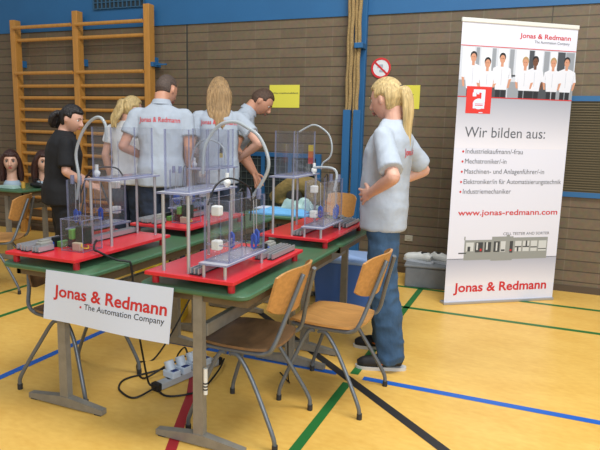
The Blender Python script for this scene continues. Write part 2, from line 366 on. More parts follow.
def notice(x0, x1, z0, z1, lines, label):
    t = tag(empty('paper_notice', ((x0+x1)/2, WY-0.003, (z0+z1)/2)), label, 'notice'); w = (x1-x0)/2; h = (z1-z0)/2
    bm = bmesh.new(); box(bm, -w, w, -0.002, 0.001, -h, h); build('sheet', bm, YPAPER, t)
    bm = bmesh.new()
    for (tx, a, b, c, d) in lines: add_text(bm, tx, a*w, b*w, c*h, d*h, -0.0035, 0, 0.01)
    build('lettering', bm, INKB, t)
notice(-2.72, -2.375, 1.635, 1.87, (('Informationsblatt', -0.85, 0.93, 0.22, 0.36),), 'yellow paper notice on the brick wall beside the leaning man')
notice(-1.42, -1.12, 1.635, 1.86, (('Hinweis für', -0.55, 0.62, 0.12, 0.28), ('Rundgang', -0.4, 0.55, -0.25, -0.09)), 'yellow paper notice on the brick wall behind the blonde ponytail')
bm = bmesh.new(); box(bm, -0.04, 0.04, -0.012, 0, -0.03, 0.03, 0.004); box(bm, -0.015, 0.015, -0.015, -0.01, -0.01, 0.01)
o = build('wall_socket', bm, mat('socket_beige', (176, 170, 150), 0.5)); o.location = (-1.15, WY, 0.36); tag(o, 'small beige wall socket low on the brick behind the woman', 'socket')

# ------------------------------------------------------------------ tables
TH = 0.745
def rounded_rect(w, l, r, n=6):
    out = []
    for cx, cy, a0 in ((w-r, l-r, 0), (-w+r, l-r, pi/2), (-w+r, -l+r, pi), (w-r, -l+r, 3*pi/2)):
        for k in range(n+1): a = a0+pi/2*k/n; out.append((cx+r*cos(a), cy+r*sin(a)))
    return out
def slab(bm, outline, z0, z1, bev, mi=0):
    a = [Vector((x, y, z0)) for x, y in outline]; 
    rings = [a]
    def inset(d): return [Vector((x*(1-d/max(abs(x), 0.05)) if abs(x) > d else x, y*(1-d/max(abs(y), 0.05)) if abs(y) > d else y, 0)) for x, y in outline]
    i = inset(bev)
    rings = [[Vector((p.x, p.y, z0)) for p in i], [Vector((x, y, z0+bev)) for x, y in outline], [Vector((x, y, z1-bev)) for x, y in outline], [Vector((p.x, p.y, z1)) for p in i]]
    rings_loft(bm, rings, mi)
def make_table(x, y0, y1, w, label, near=0.11):
    yc = (y0+y1)/2; l = (y1-y0)/2
    t = tag(empty('school_table', (x, yc, 0)), label, 'table', 'green school tables')
    bm = bmesh.new(); slab(bm, rounded_rect(w/2, l, 0.045), TH-0.024, TH, 0.006); build('tabletop', bm, GREEN, t, 40)
    bm = bmesh.new(); box(bm, -w/2+0.03, w/2-0.03, -l+0.07, -l+0.095, TH-0.07, TH-0.024); box(bm, -w/2+0.03, w/2-0.03, l-0.095, l-0.07, TH-0.07, TH-0.024)
    for s in (-1, 1): box(bm, s*(w/2-0.045)-0.012, s*(w/2-0.045)+0.012, -l+0.07, l-0.07, TH-0.07, TH-0.024)
    build('apron_frame', bm, TEDGE, t)
    for s in (-1, 1):
        yl = s*(l-(near if s < 0 else 0.11))
        bm = bmesh.new()
        rings_loft(bm, [[Vector((-a, yl-b, z)), Vector((a, yl-b, z)), Vector((a, yl+b, z)), Vector((-a, yl+b, z))] for a, b, z in ((0.026, 0.017, 0.03), (0.022, 0.016, TH-0.024))])
        lg = build('leg', bm, STEEL, t)
        bm = bmesh.new(); f = w/2-0.04
        rings_loft(bm, [[Vector((xx, yl-hw, 0.006)), Vector((xx, yl+hw, 0.006)), Vector((xx, yl+hw, zt)), Vector((xx, yl-hw, zt))] for xx, hw, zt in ((-f, 0.017, 0.032), (-0.03, 0.02, 0.056), (0.03, 0.02, 0.056), (f, 0.017, 0.032))])
        build('foot', bm, STEEL, lg)
        for sx in (-1, 1):
            bm = bmesh.new(); box(bm, sx*(f-0.03)-0.02, sx*(f-0.03)+0.02, yl-0.016, yl+0.016, 0.0, 0.008); build('floor_glide', bm, RUBBER_SLOT_SHADE, lg)
    bm = bmesh.new(); box(bm, -0.016, 0.016, -l+0.12, l-0.12, 0.50, 0.56, 0.004); build('stretcher', bm, STEEL, t)
    return t
XR, XL = -1.312, -2.118
make_table(XL, 2.015, 3.205, 0.555, 'long green school table nearest the camera on the left, carrying a red board')
make_table(XL, 3.225, 4.02, 0.555, 'short green school table behind the left table, under the half hidden rear board')
make_table(XR, 2.015, 3.225, 0.535, 'long green school table at front right, with two wooden chairs at its side', 0.078)
make_table(XR, 3.245, 4.27, 0.535, 'green school table behind the front right one, next to the woman in jeans')
make_table(-1.93, 4.07, 4.66, 0.54, 'small school table at the back covered with a blue cloth and an olive jacket')

# a white marker-like tube taped on the near right leg
bm = bmesh.new(); cyl(bm, (0, 0, 0.0), (0, 0, 0.12), 0.0095, 14)
t = tag(build('marker_pen', bm, WHITEP, None, 50), 'white pen like tube with black stripes standing against the front right table leg', 'pen'); t.location = (XR+0.037, 2.082, 0.255)
bm = bmesh.new()
for z in (0.02, 0.034, 0.048): cyl(bm, (0, 0, z), (0, 0, z+0.007), 0.0101, 14)
build('stripe', bm, BLACKP, t)

# ------------------------------------------------------------------ paper banner hung on the two near table edges
def quad_at(u, v):   # u 0..1 left-right, v 0..1 bottom-top on the hung paper
    a = Vector((-2.121, 0, 0.500))*(1-u)+Vector((-1.414, 0, 0.487))*u
    b = Vector((-2.090, 0, 0.742))*(1-u)+Vector((-1.383, 0, 0.743))*u
    p = a*(1-v)+b*v; p.y = 2.006+0.006*sin(u*7)*(1-v); return p
t = tag(empty('paper_sign', (-1.75, 2.006, 0.5)), 'white paper sign with red lettering hung across the two near table edges', 'sign')
off = Vector((-1.75, 2.006, 0.5))
bm = bmesh.new(); NU, NV = 24, 6
g = [[bm.verts.new(quad_at(i/NU, j/NV)-off) for j in range(NV+1)] for i in range(NU+1)]
g2 = [[bm.verts.new(quad_at(i/NU, j/NV)-off+Vector((0, 0.0012, 0))) for j in range(NV+1)] for i in range(NU+1)]
for i in range(NU):
    for j in range(NV):
        bm.faces.new((g[i][j], g[i+1][j], g[i+1][j+1], g[i][j+1])); bm.faces.new((g2[i][j], g2[i][j+1], g2[i+1][j+1], g2[i+1][j]))
build('sheet', bm, PAPER, t, 60)
def on_quad(bm, dy):
    for v in bm.verts:
        p = quad_at(v.co.x, v.co.z)-off; p.y += dy; v.co = p
bm = bmesh.new()
add_text(bm, 'Jonas & Redmann', 0.075, 0.968, 0.50, 0.735, 0, 0, 0.023)
on_quad(bm, -0.0012); build('red_lettering', bm, INKR, t)
bm = bmesh.new(); box(bm, 0.298, 0.312, -0.0001, 0.0001, 0.345, 0.385); on_quad(bm, -0.0012); build('red_dot', bm, INKR, t)
bm = bmesh.new(); add_text(bm, 'The Automation Company', 0.335, 0.955, 0.335, 0.45, 0, 0, 0.004); on_quad(bm, -0.0012); build('grey_lettering', bm, INKB, t)

# ------------------------------------------------------------------ red training boards with acrylic tanks
def open_box(bm, x0, x1, y0, y1, z0, z1, th=0.007, top=False):
    """acrylic box: clear faces (slot 0), blue-tinted cut edges (slot 1)"""
    n0 = len(bm.faces)
    def panel(a, b, c, d, e, f):
        dims = (b-a, d-c, f-e); k = dims.index(min(dims))
        r = bmesh.ops.create_cube(bm, size=1.0)
        bmesh.ops.transform(bm, matrix=Matrix.Translation(((a+b)/2, (c+d)/2, (e+f)/2)) @ Matrix.Diagonal((b-a, d-c, f-e, 1)), verts=r['verts'])
        for fc in set(q for v in r['verts'] for q in v.link_faces):
            fc.normal_update(); fc.material_index = 0 if abs(fc.normal[k]) > 0.9 else 1
    panel(x0, x1, y0, y0+th, z0, z1); panel(x0, x1, y1-th, y1, z0, z1)
    panel(x0, x0+th, y0+th+0.0004, y1-th-0.0004, z0, z1); panel(x1-th, x1, y0+th+0.0004, y1-th-0.0004, z0, z1)
    panel(x0+th, x1-th, y0+th, y1-th, z0, z0+th)
    if top: panel(x0, x1, y0, y1, z1+0.0003, z1+th)
    return panel
def make_rig(loc, rz, label, hoses, box_cover, extras):
    t = tag(empty('training_rig', loc, rz), label, 'training rig', 'red boards with acrylic tanks')
    inv = (Matrix.Translation(loc) @ Matrix.Rotation(rz, 4, 'Z')).inverted()
    hw, hl = 0.2175, 0.375
    bm = bmesh.new(); box(bm, -hw, hw, -hl, hl, -0.016, 0.0, 0.002); build('base_board', bm, RED, t)
    for sx in (-1, 1):
        for sy in (-1, 1):
            bm = bmesh.new(); cyl(bm, (sx*(hw-0.03), sy*(hl-0.04), -0.055), (sx*(hw-0.03), sy*(hl-0.04), -0.016), 0.0155, 18); build('foot', bm, REDP, t, 50)
    for x in (-0.147, -0.022):
        for y in (-0.33, 0.04):
            bm = bmesh.new(); cyl(bm, (x, y, 0), (x, y, 0.335), 0.0075, 14); build('rod', bm, ALU, t, 50)
    bm = bmesh.new(); p = open_box(bm, -0.150, -0.028, -0.315, 0.03, 0.3435, 0.605); p(-0.144, -0.034, -0.165, -0.161, 0.35, 0.53)
    build('upper_tank', bm, [ACR, ACE], t)
    bm = bmesh.new(); box(bm, -0.168, -0.004, -0.35, 0.065, 0.335, 0.343); 
    for f in bm.faces: f.material_index = 0 if abs(f.normal.z) > 0.9 else 1
    build('upper_plate', bm, [PLATE, ACE], t)
    for x in (0.062, 0.163):
        for y in (-0.345, -0.005):
            bm = bmesh.new(); cyl(bm, (x, y, 0), (x, y, 0.054), 0.0075, 14); build('tank_leg', bm, ALU, t, 50)
    bm = bmesh.new(); box(bm, 0.045, 0.178, -0.36, 0.02, 0.054, 0.062)
    for f in bm.faces: f.material_index = 0 if abs(f.normal.z) > 0.9 else 1
    build('lower_plate', bm, [PLATE, ACE], t)
    bm = bmesh.new(); p = open_box(bm, 0.050, 0.170, -0.325, 0.01, 0.0625, 0.322); p(0.056, 0.164, -0.20, -0.195, 0.07, 0.26); p(0.056, 0.164, -0.315, -0.205, 0.13, 0.135)
    build('lower_tank', bm, [ACR, ACE], t)
    bm = bmesh.new(); cyl(bm, (0.068, -0.262, 0.07), (0.068, -0.262, 0.335), 0.012, 14); build('riser_pipe', bm, ACR, t, 50)
    for z in (0.11, 0.255):
        bm = bmesh.new(); box(bm, 0.078, 0.118, -0.317, -0.28, z, z+0.042, 0.006); build('sensor_block', bm, WHITEP, t)
    for x, y, z in ((0.150, -0.06, 0.085), (0.148, -0.03, 0.1), (0.085, -0.15, 0.1)):
        bm = bmesh.new()
        tube(bm, [(x-0.010, y, z), (x-0.010, y, z+0.05), (x, y, z+0.06), (x+0.010, y, z+0.05), (x+0.010, y, z), (x, y, z-0.008), (x-0.010, y, z)], 0.006, 8)
        box(bm, x-0.009, x+0.009, y-0.003, y+0.003, z+0.035, z+0.058)
        fl = build('float_switch', bm, BLUEP, t, 50)
        bm = bmesh.new(); cyl(bm, (x, y, z+0.06), (x-0.004, y, 0.30), 0.0025, 8); build('switch_rod', bm, ALU, fl, 50)
    bm = bmesh.new(); ball(bm, (-0.012, -0.02, 0.365), 0.018, 14); cyl(bm, (-0.012, -0.02, 0.343), (-0.012, -0.02, 0.41), 0.009, 12); build('valve', bm, WHITEP, t, 60)
    for hx in (0.15, 0.10):
        bm = bmesh.new(); cyl(bm, (hx, -0.015, 0.30), (hx, -0.015, 0.347), 0.011, 14); build('hose_fitting', bm, ACE, t, 50)
    # aluminium rails with T slots; the dark base colour paints in the slot shade
    def rail(x0, x1, y0, y1):
        bm = bmesh.new(); w = (x1-x0)
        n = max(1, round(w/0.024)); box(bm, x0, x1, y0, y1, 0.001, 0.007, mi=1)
        for i in range(n+1):
            a = x0+i*(w-0.006)/n; box(bm, a, a+0.006, y0, y1, 0.007, 0.030)
        build('slotted_rail', bm, [ALU, RUBBER_SLOT_SHADE], t)
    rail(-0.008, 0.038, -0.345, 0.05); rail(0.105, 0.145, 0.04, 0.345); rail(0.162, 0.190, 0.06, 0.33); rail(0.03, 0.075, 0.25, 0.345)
    bm = bmesh.new(); box(bm, 0.075, 0.098, 0.10, 0.20, 0.0, 0.05, 0.003); build('relay', bm, BLACKP, t)
    bm = bmesh.new(); box(bm, 0.06, 0.098, 0.225, 0.30, 0.0, 0.042, 0.004); box(bm, 0.066, 0.092, 0.235, 0.29, 0.042, 0.05); build('relay', bm, GREYP, t)
    bm = bmesh.new(); box(bm, 0.072, 0.100, 0.205, 0.222, 0.0, 0.03, 0.003); build('plug', bm, BLUEP, t)
    bm = bmesh.new(); box(bm, 0.046, 0.072, 0.13, 0.19, 0.0, 0.03, 0.003); build('terminal', bm, GREENP, t)
    bm = bmesh.new(); tube(bm, [(0.055, 0.13, 0.02), (0.05, 0.06, 0.06), (0.07, -0.0, 0.2), (0.09, -0.05, 0.34), (0.085, -0.1, 0.33)], 0.003, 6, 6); build('signal_wire', bm, CABLE, t, 60)
    if box_cover:
        bm = bmesh.new(); open_box(bm, -0.14, -0.005, 0.10, 0.24, 0.0, 0.155, 0.005, True); build('cover_box', bm, [ACR, ACE], t)
        bm = bmesh.new(); box(bm, -0.105, -0.045, 0.135, 0.185, 0.03, 0.115, 0.004); build('transformer', bm, mat('transformer_dark_green', (36, 50, 40), 0.45), t)
        bm = bmesh.new(); box(bm, -0.10, -0.05, 0.19, 0.215, 0.0, 0.04, 0.004); build('terminal_block', bm, mat('beige_plastic', (190, 176, 150), 0.5), t)
        bm = bmesh.new(); box(bm, -0.04, -0.015, 0.15, 0.2, 0.05, 0.1, 0.004); build('terminal', bm, GREENP, t)
        bm = bmesh.new(); tube(bm, [(-0.1, 0.2, 0.035), (-0.115, 0.215, 0.02), (-0.12, 0.18, 0.012), (-0.09, 0.15, 0.02)], 0.003, 6, 5); build('earth_wire', bm, YELP, t, 60)
        bm = bmesh.new(); box(bm, 0.0, 0.03, 0.08, 0.16, 0.0, 0.07, 0.003); cyl(bm, (0.012, 0.1, 0.07), (0.012, 0.1, 0.14), 0.003, 8); build('radio_module', bm, BLACKP, t)
    for hp, r, m in hoses:
        bm = bmesh.new(); tube(bm, [inv @ Vector(q) for q in hp], r, 10, 6); build('hose', bm, m, t, 60)
    for (x0, x1, y, z0, z1, cols) in extras:
        bm = bmesh.new()
        for i in range(len(cols)): box(bm, x0, x1, y-0.001, y, z0+(z1-z0)*i/len(cols), z0+(z1-z0)*(i+1)/len(cols), mi=i)
        build('sticker', bm, cols, t)
    return t
FRONT = (-1.318, 2.385, 0.80)
hF = [(-1.218, 2.385, 1.09), (-1.158, 2.385, 1.177), (-1.129, 2.385, 1.246), (-1.14, 2.385, 1.313), (-1.181, 2.385, 1.383), (-1.242, 2.385, 1.421), (-1.299, 2.385, 1.443), (-1.366, 2.375, 1.432), (-1.42, 2.37, 1.381), (-1.45, 2.36, 1.31), (-1.458, 2.36, 1.2)]
hF2 = [(-1.285, 2.12, 1.09), (-1.27, 2.16, 1.17), (-1.24, 2.22, 1.20), (-1.20, 2.30, 1.17), (-1.19, 2.34, 1.12), (-1.2, 2.35, 1.0)]
make_rig(FRONT, 0, 'red board with acrylic tanks at front right, under the tallest grey hose arch', [(hF, 0.008, HOSE), (hF2, 0.004, CABLE)], False, [])
hL = [(-2.26, 2.40, 1.02), (-2.24, 2.40, 1.135), (-2.254, 2.4, 1.255), (-2.223, 2.4, 1.344), (-2.174, 2.4, 1.412), (-2.12, 2.4, 1.448), (-2.082, 2.4, 1.449), (-2.057, 2.4, 1.419), (-2.052, 2.4, 1.384), (-2.055, 2.4, 1.33)]
hL2 = [(-2.25, 2.42, 1.05), (-2.2, 2.42, 1.15), (-2.15, 2.45, 1.19), (-2.08, 2.5, 1.19), (-2.05, 2.52, 1.15)]
make_rig((-2.145, 2.395, 0.80), pi, 'red board with acrylic tanks on the left table, small clear box in front', [(hL, 0.008, HOSE), (hL2, 0.004, CABLE)], True, [])
hR = [(-1.40, 3.40, 1.40), (-1.356, 3.40, 1.425), (-1.31, 3.4, 1.444), (-1.264, 3.4, 1.433), (-1.204, 3.4, 1.386), (-1.182, 3.4, 1.314), (-1.193, 3.4, 1.252), (-1.237, 3.4, 1.214), (-1.249, 3.4, 1.175)]
hR2 = [(-1.29, 3.38, 1.185), (-1.187, 3.36, 1.19), (-1.142, 3.36, 1.175), (-1.128, 3.35, 1.134), (-1.138, 3.34, 1.05)]
ORG = mat('sticker_orange', (224, 120, 40), 0.5); SRED = mat('sticker_red', (204, 60, 50), 0.5); SYEL = mat('sticker_yellow', (226, 196, 60), 0.5)
make_rig((-1.288, 3.435, 0.80), 0, 'red board with acrylic tanks at the rear right, beside the woman in jeans', [(hR, 0.0055, HOSE), (hR2, 0.008, HOSE)], False, [(-0.075, -0.04, 0.033, 0.40, 0.52, [SRED, ORG, SYEL])])
hM = [(-2.28, 3.5, 1.05), (-2.25, 3.5, 1.2), (-2.2, 3.5, 1.3), (-2.1, 3.5, 1.33), (-2.0, 3.5, 1.28), (-1.98, 3.5, 1.17)]
make_rig((-2.165, 3.36, 0.80), pi, 'red board with acrylic tanks half hidden at the rear of the left row of tables', [(hM, 0.006, HOSE)], True, [(-0.06, -0.035, -0.317, 0.40, 0.50, [SYEL, BLACKP, mat('sticker_grey', (120, 130, 140), 0.5)])])

# ------------------------------------------------------------------ chairs
def make_chair(loc, rz, label, seat_m, back_m, zb0=0.60, zb1=0.82, ws=0.40, seat_z=0.445):
    """tube steel stacking chair, facing local -x (backrest at +x)"""
    t = tag(empty('school_chair', loc, rz), label, 'chair', 'wooden school chairs')
    # moulded plywood seat
    bm = bmesh.new(); N = 14
    def sp(u, v, dz):
        x = -0.21+0.40*u; y = (v-0.5)*ws*(1-0.10*(2*u-1)**4)
        rx = min(u, 1-u); ry = min(v, 1-v)
        z = seat_z-0.018*math.exp(-((u-0.6)**2)/0.08)*(1-(2*v-1)**2)-0.035*max(0, 0.12-u)/0.12*0.6+0.006*(2*v-1)**2
        return Vector((x, y, z+dz))
    def disc(u, v):   # square to rounded square
        a, b = 2*u-1, 2*v-1; k = 0.30
        return (0.5+0.5*a*math.sqrt(1-k*b*b/1.0*0.6), 0.5+0.5*b*math.sqrt(1-k*a*a*0.9))
    tops = [[bm.verts.new(sp(*disc(i/N, j/N), 0.0)) for j in range(N+1)] for i in range(N+1)]
    bots = [[bm.verts.new(sp(*disc(i/N, j/N), -0.012)) for j in range(N+1)] for i in range(N+1)]
    for i in range(N):
        for j in range(N):
            bm.faces.new((tops[i][j], tops[i+1][j], tops[i+1][j+1], tops[i][j+1])); bm.faces.new((bots[i][j], bots[i][j+1], bots[i+1][j+1], bots[i+1][j]))
    for i in range(N):
        for k in (0, N):
            bm.faces.new((tops[i][k], bots[i][k], bots[i+1][k], tops[i+1][k])); bm.faces.new((tops[k][i], tops[k][i+1], bots[k][i+1], bots[k][i]))
    build('seat', bm, seat_m, t, 50)
    # curved backrest
    bm = bmesh.new(); NB = 16; M_ = 8; zc = (zb0+zb1)/2; hb = (zb1-zb0)/2
    def bp(u, v, d):
        y = (u-0.5)*0.35-0.012; e = abs(2*u-1); zz = zc+(2*v-1)*hb*math.sqrt(max(0.0, 1-0.55*e**4))
        x = 0.230+0.055*(zz-zb0)/0.2-0.065*(2*u-1)**2+d
        return Vector((x, y, zz))
    F = [[bm.verts.new(bp(i/NB, j/M_, -0.006)) for j in range(M_+1)] for i in range(NB+1)]
    B = [[bm.verts.new(bp(i/NB, j/M_, 0.006)) for j in range(M_+1)] for i in range(NB+1)]
    for i in range(NB):
        for j in range(M_):
            bm.faces.new((F[i][j], F[i+1][j], F[i+1][j+1], F[i][j+1])); bm.faces.new((B[i][j], B[i][j+1], B[i+1][j+1], B[i+1][j]))
        bm.faces.new((F[i][0], B[i][0], B[i+1][0], F[i+1][0])); bm.faces.new((F[i][M_], F[i+1][M_], B[i+1][M_], B[i][M_]))
    for j in range(M_):
        bm.faces.new((F[0][j], F[0][j+1], B[0][j+1], B[0][j])); bm.faces.new((F[NB][j], B[NB][j], B[NB][j+1], F[NB][j+1]))
    build('backrest', bm, back_m, t, 50)
    for s in (-1, 1):
        y = s*(ws/2-0.035)
        bm = bmesh.new()   # side rail and back upright in one bent tube
        tube(bm, [(-0.17, y, seat_z-0.028), (0.06, y, seat_z-0.028), (0.155, y, seat_z-0.02), (0.197, y, seat_z+0.02), (0.238, y*0.72, zb0+0.0), (0.285, y*0.46, zb1-0.06), (0.293, y*0.40, zb1-0.035)], 0.0105, 10, 6)
        build('back_tube', bm, CHROME, t, 60)
        for fx, top in ((-0.215, -0.075), (0.235, 0.03)):
            bm = bmesh.new(); yf = s*(ws/2+0.015)
            mid = 0.5*(fx+top)
            tube(bm, [(top*0.3-0.02, y, seat_z-0.044), (top, y+s*0.004, seat_z-0.055), (top+(fx-top)*0.35, y+s*0.012, seat_z-0.155), (fx-(fx-top)*0.08, yf, 0.085), (fx, yf, 0.02)], 0.0105, 10, 5)
            lg = build('leg', bm, CHROME, t, 60)
            bm = bmesh.new(); cyl(bm, (fx, yf, 0.0), (fx, yf, 0.03), 0.0135, 12); build('foot_cap', bm, RUBBER_SLOT_SHADE, lg, 50)
    bm = bmesh.new(); tube(bm, [(-0.02, -(ws/2-0.035), seat_z-0.05), (-0.02, ws/2-0.035, seat_z-0.05)], 0.009, 8); tube(bm, [(-0.16, -(ws/2-0.035), seat_z-0.03), (-0.16, ws/2-0.035, seat_z-0.03)], 0.009, 8)
    build('cross_tube', bm, CHROME, t, 60)
    return t
make_chair((-1.215, 2.395, 0), 0, 'wooden chair with worn dark seat nearest the camera at the front right table', WOODW, WOOD)
make_chair((-0.945, 2.85, 0), radians(-3), 'wooden chair with light seat just in front of the standing woman in jeans', WOOD, WOOD)
make_chair((-2.25, 2.385, 0), pi, 'low tube steel chair pushed under the left table behind the paper sign', WOODW, WOODW, 0.54, 0.69)
make_chair((-4.23, 3.55, 0), radians(28), 'wooden chair at the far left in front of the mannequin table', WOOD, WOOD)
make_chair((-4.62, 5.27, 0), radians(-60), 'wooden chair half hidden behind the mannequin table near the wall bars', WOOD, WOOD)
make_chair((-5.42, 3.72, 0), radians(100), 'wooden chair at the left picture edge, mostly out of view', WOOD, WOOD)
make_chair((-1.79, 5.05, 0), radians(75), 'wooden chair at the back between the jacket table and the blue rope post', WOOD, WOOD)

# ------------------------------------------------------------------ power strip, adaptors and cables
t = tag(empty('power_strip', (-1.755, 2.70, 0), radians(-14)), 'grey power strip with black end caps on the floor under the tables', 'power strip')
bm = bmesh.new(); box(bm, -0.026, 0.026, -0.23, 0.21, 0.003, 0.042, 0.005); build('body', bm, mat('strip_grey', (176, 180, 184), 0.4), t)
for a, b in ((-0.262, -0.23), (0.21, 0.24)):
    bm = bmesh.new(); box(bm, -0.028, 0.028, a, b, 0.001, 0.046, 0.006); build('end_cap', bm, BLACKP, t)
for i in range(5):
    bm = bmesh.new(); cyl(bm, (0, -0.15+i*0.075, 0.042), (0, -0.15+i*0.075, 0.0435), 0.02, 18); build('socket', bm, BLACKP, t)
for i, (yy, lab) in enumerate(((-0.135, 'white plug adaptor at the near end of the power strip'), (-0.055, 'second white plug adaptor on the power strip'), (0.025, 'third white plug adaptor on the power strip, by the table leg'), (0.105, 'white plug adaptor at the far end of the power strip behind the table leg'))):
    p = Matrix.Rotation(radians(-14), 4, 'Z') @ Vector((0, yy, 0))
    a = tag(empty('plug_adaptor', (-1.755+p.x, 2.70+p.y, 0.0435), radians(-14)), lab, 'adaptor', 'white plug adaptors')
    bm = bmesh.new(); box(bm, -0.045, 0.04, -0.03, 0.03, 0.0, 0.04, 0.006); build('body', bm, mat('adaptor_white', (206, 220, 236), 0.35), a)
    bm = bmesh.new(); cyl(bm, (-0.008, 0, 0.036), (-0.03, 0, 0.085), 0.027, 20); build('plug_head', bm, mat('adaptor_white', (206, 220, 236), 0.35), a, 40)
    bm = bmesh.new(); cyl(bm, (0.002, 0, 0.0402), (0.002, 0, 0.0407), 0.02, 18); box(bm, 0.012, 0.034, -0.02, 0.02, 0.0395, 0.0415); build('label_plate', bm, mat('adaptor_blue', (40, 62, 130), 0.4), a)
def cable(pts, label, r=0.0055):
    bm = bmesh.new(); tube(bm, pts, r, 8, 6); o = build('cable', bm, CABLE, None, 70); tag(o, label, 'cable', 'black mains cables'); return o
cable([(-1.995, 2.24, 0.85), (-1.975, 2.2, 0.834), (-1.95, 2.175, 0.817), (-1.922, 2.17, 0.814), (-1.90, 2.20, 0.79), (-1.87, 2.24, 0.764), (-1.838, 2.27, 0.755), (-1.822, 2.285, 0.725), (-1.818, 2.30, 0.5), (-1.85, 2.4, 0.2), (-1.86, 2.45, 0.05), (-1.835, 2.452, 0.025)], 'black cable leaving the clear box and hanging over the left table edge')
cable([(-1.815, 2.45, 0.02), (-1.86, 2.33, 0.007), (-1.97, 2.36, 0.007), (-2.03, 2.42, 0.007), (-2.05, 2.5, 0.007), (-2.0, 2.6, 0.007), (-1.92, 2.68, 0.02), (-1.83, 2.62, 0.06), (-1.79, 2.58, 0.09)], 'black cable looping wide on the floor left of the power strip')
cable([(-1.80, 2.66, 0.10), (-1.88, 2.66, 0.06), (-1.96, 2.55, 0.008), (-2.06, 2.62, 0.008), (-2.13, 2.72, 0.008), (-2.08, 2.8, 0.008), (-1.98, 2.88, 0.2), (-1.93, 3.1, 0.5), (-1.92, 3.15, 0.72)], 'black cable looping on the floor then rising under the left table')
cable([(-1.785, 2.73, 0.10), (-1.86, 2.80, 0.12), (-1.95, 2.86, 0.02), (-1.9, 2.98, 0.02), (-1.7, 3.02, 0.2), (-1.5, 2.95, 0.5), (-1.42, 2.8, 0.70)], 'black cable rising from the power strip towards the right table')
cable([(-1.82, 2.465, 0.012), (-1.72, 2.42, 0.007), (-1.62, 2.5, 0.007), (-1.6, 2.62, 0.007), (-1.62, 2.8, 0.03), (-1.67, 2.94, 0.03)], 'black cable lying along the right side of the power strip')
cable([(-1.165, 2.72, 0.715), (-1.165, 2.73, 0.45), (-1.17, 2.76, 0.1), (-1.2, 2.85, 0.008), (-1.3, 2.95, 0.008)], 'black cable hanging from the right table behind the worn chair', 0.004)
for yy, lab in ((2.62, 'near thin black wire hanging under the right table'), (2.66, 'far thin black wire hanging under the right table')):
    cable([(-1.44, yy, 0.718), (-1.435, yy, 0.6), (-1.42, yy, 0.48), (-1.39, yy+0.01, 0.46), (-1.35, yy+0.02, 0.50), (-1.334, yy+0.02, 0.54)], lab, 0.003)

# ------------------------------------------------------------------ things under and behind the tables
t = tag(empty('storage_box', (-1.39, 4.55, 0), radians(4)), 'large blue plastic storage box with pale lid on the floor under the rear table', 'box')
bm = bmesh.new(); rings_loft(bm, [[Vector((x*k, y*k, z)) for x, y in rounded_rect(0.27, 0.2, 0.03, 4)] for k, z in ((0.9, 0.0), (1.0, 0.36))]); build('body', bm, mat('box_blue', (74, 114, 186), 0.35), t, 40)
bm = bmesh.new(); slab(bm, rounded_rect(0.285, 0.215, 0.03), 0.36, 0.39, 0.006); build('lid', bm, mat('lid_blue', (150, 178, 222), 0.35), t, 40)
bm = bmesh.new(); box(bm, 0.05, 0.14, -0.19, -0.18, 0.29, 0.32, 0.004); build('handle', bm, BLACKP, t)
t = tag(empty('tool_case', (-2.50, 3.48, 0), radians(20)), 'yellow and red case standing on the floor between the two rows of tables', 'case')
bm = bmesh.new(); box(bm, -0.17, 0.17, -0.11, 0.11, 0.0, 0.43, 0.012); build('body', bm, YELP, t)
bm = bmesh.new(); box(bm, -0.172, 0.172, -0.112, 0.112, 0.28, 0.34, 0.004); build('band', bm, INKR, t)
bm = bmesh.new(); tube(bm, [(-0.06, 0, 0.42), (-0.05, 0, 0.47), (0.05, 0, 0.47), (0.06, 0, 0.42)], 0.01, 8, 4); build('handle', bm, BLACKP, t, 60)
# blue cloth, plastic sheeting, papers, olive jacket on the back table
def cloth(name, m, x0, x1, y0, y1, z, amp, label, cat, seed, thick=0.012, rz=0.0):
    bm = bmesh.new(); n = 22; o_ = Vector((seed*7.3, seed*2.1, 0))
    def hh(u, v):
        e = min(1, 5*min(u, 1-u, v, 1-v))
        return amp*max(0.0, 0.35+0.9*noise.noise(Vector((u*3, v*3, 0))+o_)+0.4*noise.noise(Vector((u*8, v*8, 3))+o_))*e
    jx = lambda u, v: 0.03*noise.noise(Vector((u*2, v*2, 5))+o_)
    T = [[bm.verts.new((x0+(x1-x0)*i/n+jx(i/n, j/n), y0+(y1-y0)*j/n+jx(j/n, i/n), z+thick+hh(i/n, j/n))) for j in range(n+1)] for i in range(n+1)]
    Bm = [[bm.verts.new((x0+(x1-x0)*i/n+jx(i/n, j/n), y0+(y1-y0)*j/n+jx(j/n, i/n), z)) for j in range(n+1)] for i in range(n+1)]
    for i in range(n):
        for j in range(n):
            bm.faces.new((T[i][j], T[i+1][j], T[i+1][j+1], T[i][j+1])); bm.faces.new((Bm[i][j], Bm[i][j+1], Bm[i+1][j+1], Bm[i+1][j]))
        for k in (0, n):
            bm.faces.new((T[i][k], Bm[i][k], Bm[i+1][k], T[i+1][k])); bm.faces.new((T[k][i], T[k][i+1], Bm[k][i+1], Bm[k][i]))
    o = build(name, bm, m, None, 60); tag(o, label, cat); return o
cloth('folded_cloth', mat('light_blue_cloth', (108, 176, 226), 0.7), -2.10, -1.62, 4.09, 4.34, TH+0.001, 0.05, 'light blue cloth lying on the near side of the back table', 'cloth', 1)
cloth('plastic_bag', mat('pale_green_film', (170, 200, 196), 0.25), -1.97, -1.66, 4.37, 4.53, TH+0.001, 0.11, 'crumpled pale plastic bag on the back table in front of the olive jacket', 'bag', 3, 0.03)
t = tag(empty('jacket', (-1.88, 4.62, TH)), 'olive quilted jacket with dark lining heaped on the back table', 'jacket')
bm = bmesh.new()
